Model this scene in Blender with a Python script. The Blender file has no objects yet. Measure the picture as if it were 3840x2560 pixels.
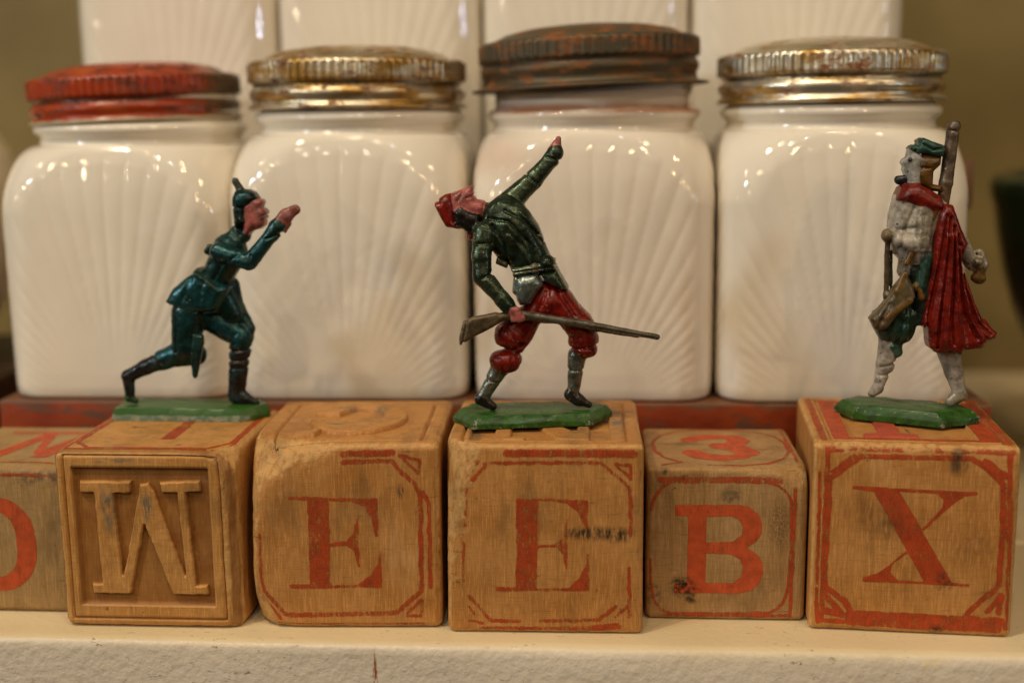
import bpy, math, random
import numpy as np
from mathutils import Matrix, Vector

K = 0.001                                   # everything below is laid out in millimetres
C = bpy.context.scene.collection
SC = bpy.context.scene

# ------------------------------------------------------------------ camera
cam_d = bpy.data.cameras.new('camera')
cam = bpy.data.objects.new('camera', cam_d); C.objects.link(cam); SC.camera = cam
CP, CY, CR = 0.179883, 0.073772, -0.01205   # pitch down, yaw left, roll
fw = Vector((-math.sin(CY)*math.cos(CP), math.cos(CY)*math.cos(CP), -math.sin(CP)))
rt = Vector((math.cos(CY), math.sin(CY), 0)); up = rt.cross(fw)
rt2 = rt*math.cos(CR)+up*math.sin(CR); up2 = -rt*math.sin(CR)+up*math.cos(CR)
m = Matrix((rt2, up2, -fw)).transposed().to_4x4()
m.translation = Vector((10.067, -207.94, 91.144))*K
cam.matrix_world = m
cam_d.sensor_width = 36; cam_d.lens = 43.175
cam_d.clip_start = 0.005; cam_d.clip_end = 20
cam_d.dof.use_dof = True; cam_d.dof.focus_distance = 0.222
cam_d.dof.aperture_fstop = 7.2; cam_d.dof.aperture_blades = 7

# ------------------------------------------------------------------ world and lamps (indoor, warm bulbs)
w = bpy.data.worlds.new('World'); SC.world = w; w.use_nodes = True
bg = w.node_tree.nodes['Background']; bg.inputs[0].default_value = (1.0, 0.80, 0.56, 1); bg.inputs[1].default_value = 0.022

def bulb(x, y, z, power, col, r):
    d = bpy.data.lights.new('bulb', 'POINT'); d.energy = power; d.color = col; d.shadow_soft_size = r*K
    o = bpy.data.objects.new('bulb', d); C.objects.link(o); o.location = Vector((x, y, z))*K
def panel(x, y, z, tx, ty, tz, sx, sy, power, col):
    d = bpy.data.lights.new('window_light', 'AREA'); d.shape = 'RECTANGLE'; d.size = sx*K; d.size_y = sy*K; d.energy = power; d.color = col
    o = bpy.data.objects.new('window_light', d); C.objects.link(o); o.location = Vector((x, y, z))*K
    o.rotation_euler = (Vector((tx, ty, tz))-Vector((x, y, z))).to_track_quat('-Z', 'Y').to_euler()
WARM = (1.0, 0.74, 0.45); SOFT = (1.0, 0.84, 0.60); COOL = (0.72, 0.86, 1.0); ORANGE = (1.0, 0.56, 0.24)
for x, y, z, p, c, rad in ((-420, -330, 900, 13.0, SOFT, 20), (-120, -560, 1000, 6.0, SOFT, 14), (330, -520, 950, 4.5, WARM, 18), (760, -420, 820, 3.6, WARM, 16), (560, -900, 520, 2.4, ORANGE, 14),
                           (140, -1000, 700, 2.6, WARM, 13), (-700, -900, 640, 2.6, WARM, 13), (-180, -220, 760, 1.8, WARM, 9), (-300, -760, 560, 1.3, SOFT, 6), (420, -640, 330, 1.3, WARM, 6),
                           (900, -700, 380, 1.4, ORANGE, 11), (-560, -560, 250, 1.3, SOFT, 6), (60, -420, 820, 1.6, COOL, 7), (220, -300, 900, 1.4, WARM, 7), (700, -300, 180, 1.2, COOL, 6), (-800, -250, 240, 1.2, WARM, 6), (-900, -300, 700, 1.6, WARM, 11)):
    bulb(x, y, z, p*1.12, c, rad)
panel(-950, -520, 520, 0, 50, 50, 60, 110, 3.4, COOL)

SC.view_settings.view_transform = 'Standard'; SC.view_settings.look = 'None'
SC.view_settings.gamma = 1; SC.view_settings.exposure = -0.25

# ------------------------------------------------------------------ node helpers
class N:
    def __init__(s, name):
        s.m = bpy.data.materials.new(name); s.m.use_nodes = True; s.t = s.m.node_tree; s.t.nodes.clear()
        s.out = s.t.nodes.new('ShaderNodeOutputMaterial'); s.b = s.t.nodes.new('ShaderNodeBsdfPrincipled')
        s.t.links.new(s.b.outputs[0], s.out.inputs[0]); s._co = None
    def put(s, sock, v):
        if isinstance(v, bpy.types.NodeSocket): s.t.links.new(v, sock)
        else:
            if sock.type == 'RGBA' and len(v) == 3: v = (*v, 1)
            sock.default_value = v
    def set(s, **k):
        for a, v in k.items(): s.put(s.b.inputs[a.replace('_', ' ')], v)
    def co(s):                               # object coordinates in millimetres
        if s._co is None:
            tc = s.t.nodes.new('ShaderNodeTexCoord'); v = s.t.nodes.new('ShaderNodeVectorMath'); v.operation = 'SCALE'
            s.t.links.new(tc.outputs['Object'], v.inputs[0]); v.inputs['Scale'].default_value = 1000.0; s._co = v.outputs[0]
        return s._co
    def vec(s, op, a, b):
        v = s.t.nodes.new('ShaderNodeVectorMath'); v.operation = op; s.put(v.inputs[0], a); s.put(v.inputs[1], b)
        return v.outputs['Value'] if op in ('LENGTH', 'DISTANCE', 'DOT_PRODUCT') else v.outputs[0]
    def noise(s, scale, detail=3, rough=0.55, off=(0, 0, 0), dist=0.0):
        if not isinstance(scale, tuple): scale = (scale,)*3
        v = s.vec('ADD', s.vec('MULTIPLY', s.co(), scale), off)
        n = s.t.nodes.new('ShaderNodeTexNoise'); s.put(n.inputs['Vector'], v); n.inputs['Scale'].default_value = 1.0
        n.inputs['Detail'].default_value = detail; n.inputs['Roughness'].default_value = rough; n.inputs['Distortion'].default_value = dist
        return n.outputs['Fac']
    def math(s, op, a, b=0.0, clamp=False):
        n = s.t.nodes.new('ShaderNodeMath'); n.operation = op; n.use_clamp = clamp; s.put(n.inputs[0], a); s.put(n.inputs[1], b); return n.outputs[0]
    def ramp(s, v, lo, hi, a=0.0, b=1.0):    # smooth step from a to b
        n = s.t.nodes.new('ShaderNodeMapRange'); n.interpolation_type = 'SMOOTHSTEP'; s.put(n.inputs['Value'], v)
        for k, x in (('From Min', lo), ('From Max', hi), ('To Min', a), ('To Max', b)): n.inputs[k].default_value = x
        return n.outputs[0]
    def mix(s, f, a, b, mode='MIX'):
        n = s.t.nodes.new('ShaderNodeMix'); n.data_type = 'RGBA'; n.blend_type = mode
        s.put(n.inputs[0], f); s.put(n.inputs[6], a); s.put(n.inputs[7], b); return n.outputs[2]
    def attr(s, name, out='Fac'):
        n = s.t.nodes.new('ShaderNodeAttribute'); n.attribute_name = name; return n.outputs[out]
    def bump(s, h, strength=0.5, dist=0.1):
        n = s.t.nodes.new('ShaderNodeBump'); n.inputs['Strength'].default_value = strength; n.inputs['Distance'].default_value = dist*K
        s.put(n.inputs['Height'], h); s.put(s.b.inputs['Normal'], n.outputs[0])
    def spot(s, c, r, soft=0.5):             # 1 inside an ellipsoid at c with radii r
        d = s.vec('LENGTH', s.vec('DIVIDE', s.vec('SUBTRACT', s.co(), c), r), (0, 0, 0))
        return s.ramp(d, 1.0-soft, 1.0+soft*0.4, 1.0, 0.0)
    def pointy(s):
        return s.t.nodes.new('ShaderNodeNewGeometry').outputs['Pointiness']

# ------------------------------------------------------------------ geometry helpers
def mesh(name, V, F, smooth=True):
    me = bpy.data.meshes.new(name); V = np.asarray(V, float)*K
    me.from_pydata(V.tolist(), [], F if isinstance(F, list) else F.tolist())
    if smooth: me.polygons.foreach_set('use_smooth', [True]*len(me.polygons))
    me.update(); return me
def fattr(me, name, vals):
    a = me.attributes.new(name, 'FLOAT', 'POINT'); a.data.foreach_set('value', np.asarray(vals, np.float32))
def cattr(me, name, cols):
    a = me.attributes.new(name, 'FLOAT_COLOR', 'POINT'); a.data.foreach_set('color', np.asarray(cols, np.float32).ravel())
def link(name, me, mat=None, parent=None, loc=None):
    o = bpy.data.objects.new(name, me); C.objects.link(o)
    if mat and not me.materials: me.materials.append(mat)
    if parent: o.parent = parent
    if loc: o.location = Vector(loc)*K
    return o
def thing(name, label, cat, loc, rz=0.0, group=None):
    o = bpy.data.objects.new(name, None); C.objects.link(o); o.empty_display_size = 0.01
    o.location = Vector(loc)*K; o.rotation_euler = (0, 0, rz)
    o['label'] = label; o['category'] = cat
    if group: o['group'] = group
    return o
def tag(o, label, cat, group=None):
    o['label'] = label; o['category'] = cat
    if group: o['group'] = group
    return o

_r = np.random.RandomState(7); _perm = _r.permutation(256); _perm = np.concatenate([_perm, _perm, _perm]); _val = _r.rand(256)*2-1
def vnoise(P):                               # value noise, P (...,3)
    P = np.asarray(P, float); i = np.floor(P).astype(int); f = P-i; f = f*f*(3-2*f); i &= 255
    out = 0
    for dx in (0, 1):
        for dy in (0, 1):
            for dz in (0, 1):
                h = _val[_perm[_perm[_perm[i[..., 0]+dx]+i[..., 1]+dy]+i[..., 2]+dz] & 255]
                out = out+h*(f[..., 0] if dx else 1-f[..., 0])*(f[..., 1] if dy else 1-f[..., 1])*(f[..., 2] if dz else 1-f[..., 2])
    return out
def fbm(P, o=3):
    P = np.asarray(P, float); a, s = 1.0, 0
    for _ in range(o): s = s+a*vnoise(P); P = P*2.03+17.3; a *= 0.5
    return s
def seg_dist(X, Y, a, b):
    ax, ay = a; bx, by = b; dx, dy = bx-ax, by-ay; L = dx*dx+dy*dy+1e-12
    t = np.clip(((X-ax)*dx+(Y-ay)*dy)/L, 0, 1); return np.hypot(X-ax-t*dx, Y-ay-t*dy)
def poly_sdf(X, Y, pts):                     # negative inside
    d = np.full(X.shape, 1e9); ins = np.zeros(X.shape, bool); n = len(pts)
    for k in range(n):
        a, b = pts[k], pts[(k+1) % n]; d = np.minimum(d, seg_dist(X, Y, a, b))
        c = ((a[1] > Y) != (b[1] > Y)) & (X < (b[0]-a[0])*(Y-a[1])/((b[1]-a[1]) or 1e-12)+a[0]); ins ^= c
    return np.where(ins, -d, d)
def smooth_poly(pts, it=1):
    for _ in range(it):
        q = []
        for k in range(len(pts)):
            a, b = np.array(pts[k], float), np.array(pts[(k+1) % len(pts)], float); q += [tuple(a*.75+b*.25), tuple(a*.25+b*.75)]
        pts = q
    return pts
def lathe(prof, seg=96, knurl=None):
    V = []; F = []; th = np.arange(seg)*2*math.pi/seg
    for j, (r, z) in enumerate(prof):
        rr = np.full(seg, float(r))
        if knurl and knurl[0] <= z <= knurl[1]: rr = rr-knurl[3]*(0.5+0.5*np.cos(th*knurl[2]))**1.5
        V.append(np.stack([rr*np.cos(th), rr*np.sin(th), np.full(seg, float(z))], 1))
        if j:
            a = (j-1)*seg; b = j*seg; i = np.arange(seg); k = (i+1) % seg
            F.append(np.stack([a+i, a+k, b+k, b+i], 1))
    return np.concatenate(V), np.concatenate(F)
def box(x0, x1, y0, y1, z0, z1, bev=0.6, name='box'):
    import bmesh
    bm = bmesh.new(); bmesh.ops.create_cube(bm, size=1.0)
    for v in bm.verts: v.co = Vector(((x0+x1)/2+v.co.x*(x1-x0), (y0+y1)/2+v.co.y*(y1-y0), (z0+z1)/2+v.co.z*(z1-z0)))*K
    bmesh.ops.bevel(bm, geom=bm.edges[:], offset=bev*K, segments=3, affect='EDGES', profile=0.5)
    me = bpy.data.meshes.new(name); bm.to_mesh(me); bm.free(); me.polygons.foreach_set('use_smooth', [True]*len(me.polygons))
    return me

# ------------------------------------------------------------------ shelf, wall
n = N('cream_paint')
front = n.ramp(n.vec('DOT_PRODUCT', n.co(), (0, 1, 0)), -6.4, -5.0)          # 0 on the front edge, 1 on the top
big = n.noise(0.02, 3); fine = n.noise(0.9, 4); peel = n.noise(0.62, 3, 0.55)
col = n.mix(n.ramp(big, .3, .7), (0.66, 0.53, 0.31), (0.74, 0.61, 0.38))
colf = n.mix(n.ramp(big, .3, .7), (0.68, 0.60, 0.48), (0.74, 0.66, 0.54))
col = n.mix(front, colf, col)
specks = n.ramp(n.noise((0.5, 1.1, 1.1), 5, 0.75, (4, 9, 1)), .60, .66)
specks = n.math('MULTIPLY', specks, n.ramp(n.noise(0.06, 2, .5, (8, 1, 2)), .40, .56))
col = n.mix(n.math('MULTIPLY', specks, 0.8), col, (0.16, 0.11, 0.05))
crack = n.math('MULTIPLY', n.spot((-29.9, -6, -6.5), (0.45, 3, 5.2), 0.5), n.ramp(n.noise((3, 3, .5), 3), .38, .55))
col = n.mix(crack, col, (0.30, 0.10, 0.03))
chip = n.math('MULTIPLY', n.spot((65, -6, -1.8), (5, 4, 1.6), .8), n.ramp(n.noise(.9, 4, .6), .5, .6))
col = n.mix(chip, col, (0.78, 0.66, 0.42))
n.set(Base_Color=col, Roughness=n.ramp(fine, .3, .7, .34, .55))
hgt = n.math('ADD', n.math('MULTIPLY', peel, n.math('SUBTRACT', 1.35, front)), n.math('MULTIPLY', fine, 0.25))
n.bump(hgt, 0.75, 0.30)
CREAM = n.m
xs = np.linspace(-330, 330, 661)
prof = [(260, 0), (120, 0), (30, 0), (6, 0), (-2, 0), (-4.2, -.02), (-5.2, -.12), (-5.8, -.5), (-6.15, -1.1), (-6.3, -2.2), (-6.35, -6), (-6.3, -14), (-6.3, -22), (260, -22)]
V = []
for j, (y, z) in enumerate(prof):
    P = np.stack([xs, np.full_like(xs, y), np.full_like(xs, z)], 1)
    if 4 <= j <= 11:
        P[:, 1] += fbm(P*[.03, .3, .3], 2)*.28+fbm(P*[.22, .5, .5]+5, 2)*.10
        if j > 4: P[:, 2] += fbm(P*[.04, 0, .1]+9, 2)*.10
    V.append(P)
V = np.concatenate(V); M = len(xs); i = np.arange(M-1)
F = np.concatenate([np.stack([j*M+i, (j+1)*M+i, (j+1)*M+i+1, j*M+i+1], 1) for j in range(len(prof)-1)])
o = link('shelf', mesh('shelf', V, F), CREAM); o['kind'] = 'structure'

n = N('wall_paint')
n.set(Base_Color=n.mix(n.ramp(n.noise(.012, 3), .3, .7), (0.14, 0.098, 0.022), (0.23, 0.170, 0.058)), Roughness=0.6)
n.bump(n.noise(.35, 3), .4, .4)
o = link('wall', box(-420, 420, 232, 244, -30, 420, 1, 'wall'), n.m); o['kind'] = 'structure'

# ------------------------------------------------------------------ red spice rack
n = N('worn_red_paint')
worn = n.ramp(n.noise((.10, .3, .35), 5, .65, (3, 1, 8)), .54, .62)
edge = n.ramp(n.math('ADD', n.vec('DOT_PRODUCT', n.co(), (0, 0, 1)), n.math('MULTIPLY', n.noise((.12, .2, .2), 4, .6), 5.0)), 33.0, 34.4)
col = n.mix(n.ramp(n.noise(.08, 4), .35, .7), (0.20, 0.026, 0.007), (0.29, 0.048, 0.012))
col = n.mix(n.math('MULTIPLY', worn, .85), col, (0.09, 0.042, 0.02)); col = n.mix(n.math('MULTIPLY', edge, .8), col, (0.13, 0.07, 0.035))
n.set(Base_Color=col, Roughness=n.ramp(worn, 0, 1, .38, .7)); n.bump(n.noise((.3, .8, .8), 4), .5, .25)
RED = n.m
rack = thing('spice_rack', 'worn red wooden step rack standing behind the blocks and carrying the jars', 'rack', (-14.4, 43.7, 0))
link('lower_board', box(-106.2, 104.3, 0, 53, 20.5, 32.1, .4), RED, rack)
link('upper_board', box(-114, 114, 53.5, 106, 68, 80, 1.0), RED, rack)
link('back_panel', box(-114, 114, 106.2, 114, 0.1, 79.5, 1.0), RED, rack)
link('foot', box(-104, -94, 3, 53.5, 0.1, 20.4, .6), RED, rack); link('foot', box(94, 104, 3, 53.5, 0.1, 20.4, .6), RED, rack)
link('riser', box(-113, -101, 56, 106, 0.1, 67.9, .6), RED, rack); link('riser', box(101, 113, 56, 106, 0.1, 67.9, .6), RED, rack)

# ------------------------------------------------------------------ milk glass jars
def jar_mesh():
    # (half width, corner radius, height)
    prof = [(22.5, 8, 0.0), (24.2, 8, 0.08), (24.9, 8, .35), (25.2, 8, 1.0)]
    HB = 1.4                                 # extra height of the straight body
    for h in np.linspace(3, 40+HB, 75): prof.append((25.25, 8, h))
    for t in np.linspace(0.03, 1, 34):       # shoulder
        a = t*math.pi/2
        prof.append((25.25-2.8*(1-math.cos(a))**1.05, 8+ (t**1.3)*14.4, 40+HB+14.6*math.sin(a)))
    prof += [(a_, b_, h_+HB) for a_, b_, h_ in ((22.2, 22.2, 55.2), (22.1, 22.1, 55.9), (22.3, 22.3, 56.5), (23.0, 23.0, 57.0), (23.5, 23.5, 57.7), (23.5, 23.5, 58.6), (22.9, 22.9, 59.2), (21.9, 21.9, 59.6), (21.5, 21.5, 66), (20.8, 20.8, 66.6), (19.5, 19.5, 66.6), (19.3, 19.3, 60))]
    S = 96; rows = []
    for a, rc, h in prof:
        rc = min(rc, a); pts = []
        L = a-rc
        # one side: from mid-left corner to mid-right corner, by blending straight and arc, S samples
        arc = rc*math.pi/4; tot = 2*L+2*arc
        for q in range(S):
            s = (q/S)*tot
            if s < arc: ph = math.pi/4-s/rc if rc > 0 else 0; pts.append((-L-rc*math.sin(ph), -L-rc*math.cos(ph)))
            elif s < arc+2*L: pts.append((-L+(s-arc), -a))
            else: ph = (s-arc-2*L)/rc; pts.append((L+rc*math.sin(ph), -L-rc*math.cos(ph)))
        P = np.array(pts); x, y = P[:, 0].copy(), P[:, 1].copy()
        # slight pillow and the moulded sunburst on the flat
        y -= 0.35*np.clip(1-(x/24)**2, 0, 1)*np.clip(h/6, 0, 1)*np.clip((57+HB-h)/12, 0, 1)
        cx, cz = x, h+5.0; ang = np.arctan2(cx, cz); rad = np.hypot(cx, cz)
        arch = 52.4+HB-6.6*(x/20.5)**2
        m_ = np.clip((rad-12)/14, 0, 1)**1.2*np.clip((arch-h)/3.2, 0, 1)*np.clip((22.2-np.abs(x))/3.0, 0, 1)*np.clip((h-1.5)/2, 0, 1)
        rib = np.abs(np.sin(ang*180/math.pi*math.pi/4.8))**0.42
        y -= m_*0.28*(rib-0.75); y -= 0.07*np.exp(-((h-arch+1.6)/1.0)**2)*rib**2*np.clip((22-np.abs(x))/2, 0, 1)
        ring = []
        for k in range(4):
            c, s_ = math.cos(k*math.pi/2), math.sin(k*math.pi/2)
            ring.append(np.stack([c*x-s_*y, s_*x+c*y, np.full(S, h)], 1))
        rows.append(np.concatenate(ring))
    V = np.concatenate(rows); M = 4*S; i = np.arange(M); k = (i+1) % M
    F = np.concatenate([np.stack([j*M+i, j*M+k, (j+1)*M+k, (j+1)*M+i], 1) for j in range(len(prof)-1)]).tolist()
    F.append(list(range(M-1, -1, -1)))
    return mesh('jar_body', V, F)
n = N('milk_glass')
n.set(Base_Color=n.mix(n.ramp(n.noise(.05, 2), .35, .7), (0.79, 0.735, 0.63), (0.83, 0.775, 0.67)), Roughness=0.06, IOR=1.5,
      Coat_Weight=0.25, Coat_Roughness=0.05)
n.bump(n.noise(.16, 2), .12, .25)
MILK = n.m
n = N('milk_glass_rust_stained')
zc = n.vec('DOT_PRODUCT', n.co(), (0, 0, 1)); st = n.math('MULTIPLY', n.math('MULTIPLY', n.ramp(zc, 59.2, 60.2), n.ramp(zc, 60.9, 62.5, 1.0, .18)), n.ramp(n.noise((.08, .08, .4), 3), .35, .62, .15, .8))
st2 = n.math('MULTIPLY', n.spot((-20, -20, 51), (11, 14, 5), .9), .35)
col = n.mix(st, (0.79, 0.72, 0.615), (0.40, 0.13, 0.03)); col = n.mix(st2, col, (0.45, 0.22, .12))
n.set(Base_Color=col, Roughness=0.06, Coat_Weight=.25, Coat_Roughness=.05)
MILK2 = n.m
JAR = jar_mesh(); JAR.materials.append(MILK)

LIDP = [(22.2, 0.4), (23.6, 0.0), (24.2, 0.25), (24.25, .8), (23.6, 1.25), (23.35, 1.8), (23.75, 2.5), (24.0, 3.2), (23.9, 3.9), (23.4, 4.5), (23.0, 5.0), (23.1, 5.5), (24.0, 5.9)]
LIDP += [(24.3, z) for z in np.linspace(6.15, 9.4, 9)] + [(24.1, 9.9), (23.6, 10.35), (22.8, 10.55), (21.6, 10.5), (21.0, 10.7), (20.2, 11.3), (18.5, 12.1), (16, 12.8), (12, 13.4), (6, 13.8), (0.01, 13.9)]
V, F = lathe(LIDP, 384, (5.8, 9.6, 80, .50)); LID = mesh('lid', V, F)
LID3P = [(21.8, 0.5), (25.2, 0.0), (26.0, .15), (26.05, .5), (25.2, .75), (23.9, .95), (23.5, 1.6), (23.4, 2.6), (23.9, 3.4), (24.0, 4.6), (23.5, 5.3), (23.2, 5.7), (24.0, 6.1)]
LID3P += [(24.3, z) for z in np.linspace(6.4, 9.4, 8)] + [(24.1, 9.9), (23.5, 10.3), (22.6, 10.5), (21.0, 10.8), (18.5, 12.0), (14, 13.0), (8, 13.6), (0.01, 13.9)]
V, F = lathe(LID3P, 384, (6.2, 9.6, 72, .35)); LID3 = mesh('lid', V, F)

def lid_mat(name, base, rust, gold, rust_lo, gold_lo, metallic, rough, side=None, ring=None):
    n = N(name); z = n.vec('DOT_PRODUCT', n.co(), (0, 0, 1))
    r1 = n.ramp(n.noise((.20, .20, .45), 5, .66, (len(name)*1.7, 2, 0)), rust_lo, rust_lo+.18); g1 = n.ramp(n.noise((.12, .12, .3), 4, .6, (5, len(name)*.9, 3)), gold_lo, gold_lo+.2)
    col = n.mix(g1, base, gold); col = n.mix(r1, col, rust)
    met = n.math('MULTIPLY', n.math('SUBTRACT', 1.0, r1), metallic)
    if side:                                # worn bare towards one side, with a ragged edge
        e = n.ramp(n.math('ADD', n.vec('DOT_PRODUCT', n.co(), (1, 0, 0)), n.math('MULTIPLY', n.noise(.2, 4, .6), 10.0)), 22.0, 28.0); col = n.mix(e, col, side)
    if ring:                                # paint gone from the rolled bottom edge
        e = n.ramp(n.math('ADD', z, n.math('MULTIPLY', n.noise(.3, 3), 1.0)), 1.2, 1.7, 1.0, 0.0); col = n.mix(e, col, ring)
    groove_band = n.math('MULTIPLY', n.ramp(z, 4.3, 5.0), n.ramp(z, 5.4, 6.0, 1.0, 0.0)); col = n.mix(n.math('MULTIPLY', groove_band, .6), col, (0.03, 0.018, .008))  # darker band around the groove below the knurled rim
    n.set(Base_Color=col, Metallic=met, Roughness=n.ramp(r1, 0, 1, rough, .75)); n.bump(n.noise(.7, 4, .6), .35, .18)
    return n.m
LM = [lid_mat('red_painted_tin', (0.34, 0.040, 0.009), (0.13, 0.024, 0.008), (0.40, 0.070, 0.016), .47, .5, .0, .26, (0.10, 0.06, 0.03), (0.42, 0.34, 0.22)),
      lid_mat('brassy_tin', (0.66, 0.58, 0.42), (0.13, 0.042, 0.007), (0.46, 0.27, 0.07), .48, .42, .85, .33),
      lid_mat('dark_rusted_tin', (0.085, 0.070, 0.042), (0.21, 0.070, 0.013), (0.12, 0.068, 0.025), .47, .45, .45, .46),
      lid_mat('speckled_tin', (0.72, 0.66, 0.52), (0.20, 0.066, 0.009), (0.50, 0.32, 0.10), .50, .45, .85, .31)]

jars = [(-94.6, 70.3, .004), (-43.9, 69.9, -.005), (8.3, 69.6, 0.0), (59.6, 69.2, .003)]
lidset = [(LID, 60.8, (.000, -.034), 0.3), (LID, 61.2, (.0, .006), 1.1), (LID3, 65.0, (-.012, -.032), .2), (LID, 61.3, (.0, .004), 2.2)]
jl = ['square white milk glass jar with a red lid, left end of the front row', 'square white milk glass jar with a brassy rust streaked lid, behind the green running figure',
      'square white milk glass jar under a dark rusty lid sitting high, behind the falling figure', 'square white milk glass jar with a silvery rust speckled lid, behind the caped figure']
for (x, y, rz), (lm, lz, tilt, spin), lab, mt in zip(jars, lidset, jl, LM):
    t = thing('milk_glass_jar', lab, 'jar', (x, y, 32.15), rz, 'milk glass jars on the red rack')
    b = link('jar_body', JAR, None, t); t.scale = (1, 1, .968 if mt is LM[0] else 1)
    if lm is LID3: b.material_slots[0].link = 'OBJECT'; b.material_slots[0].material = MILK2
    if not lm.materials: lm.materials.append(mt)
    dx, ls = {0: (-.8, .965), 1: (-.5, 1.0), 2: (-.8, 1.0), 3: (0, 1.0)}[LM.index(mt)]
    l = link('lid', lm, None, t, (dx, 0, lz)); l.scale = (ls, ls, 1.0); l.rotation_euler = (tilt[0], tilt[1], 0 if mt is LM[0] else spin)
    l.material_slots[0].link = 'OBJECT'; l.material_slots[0].material = mt
bl = ['white milk glass jar at left end of the raised back row, above the red lid', 'white milk glass jar second from left in the raised back row', 'white milk glass jar third from left in the raised back row', 'white milk glass jar at right end of the raised back row']
for x, lab in zip((-96.7, -45.3, 6.0, 57.3), bl):
    t = thing('milk_glass_jar', lab, 'jar', (x, 123.8, 80.1), 0, 'milk glass jars on the red rack'); link('jar_body', JAR, None, t)
    l = link('lid', LID, None, t, (0, 0, 61.2)); l.material_slots[0].link = 'OBJECT'; l.material_slots[0].material = LM[1]

# ------------------------------------------------------------------ vessels at the edges of the picture
n = N('dark_green_glaze'); n.set(Base_Color=n.mix(n.ramp(n.noise(.08, 3), .4, .7), (0.005, 0.018, 0.007), (0.010, 0.034, 0.010)), Roughness=.12, Coat_Weight=.5, Coat_Roughness=.05)
V, F = lathe([(0.01, 0), (19, 0), (20, .8), (20, 3), (18.5, 5), (21, 12), (25.5, 22), (30, 32), (34, 42), (37, 52), (39, 62), (40.0, 68), (41.0, 71), (41.0, 73.6), (39.8, 75.4), (37.8, 76), (36.0, 75), (35.4, 72), (35.5, 62), (32, 46), (24, 26), (14, 12), (.01, 9)], 96)
tag(link('green_bowl', mesh('green_bowl', V, F), n.m, None, (148.0, 104, .1)), 'dark green glossy flared bowl cut off by the right edge', 'bowl')
n = N('cream_glaze'); n.set(Base_Color=(0.78, 0.66, 0.46), Roughness=.15, Coat_Weight=.4)
V, F = lathe([(0.01, 0), (13, 0), (14, .8), (14, 2.5), (16, 4), (24, 9), (30, 18), (33, 30), (33.5, 42), (31, 54), (26, 62), (24, 66), (25, 69), (24, 70), (22, 68), (22, 62), (27, 52), (28, 30), (20, 10), (.01, 6)], 96)
tag(link('cream_jug', mesh('cream_jug', V, F), n.m, None, (-177, 104, 30.2)), 'cream white round pot just peeking in at the left edge', 'pot')
n = N('added_stand_wood'); n.set(Base_Color=n.mix(n.noise((.05, .3, .3), 4), (0.022, 0.011, 0.004), (0.05, 0.024, 0.008)), Roughness=.5)
tag(link('added_dark_stand', box(-205, -137.5, 70, 140, .1, 30, 1.5), n.m), 'added dark brown stand filling the dark area under the cream pot at left', 'stand')  # made-up stand, its dark colour supplies the darkness below the pot

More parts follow.
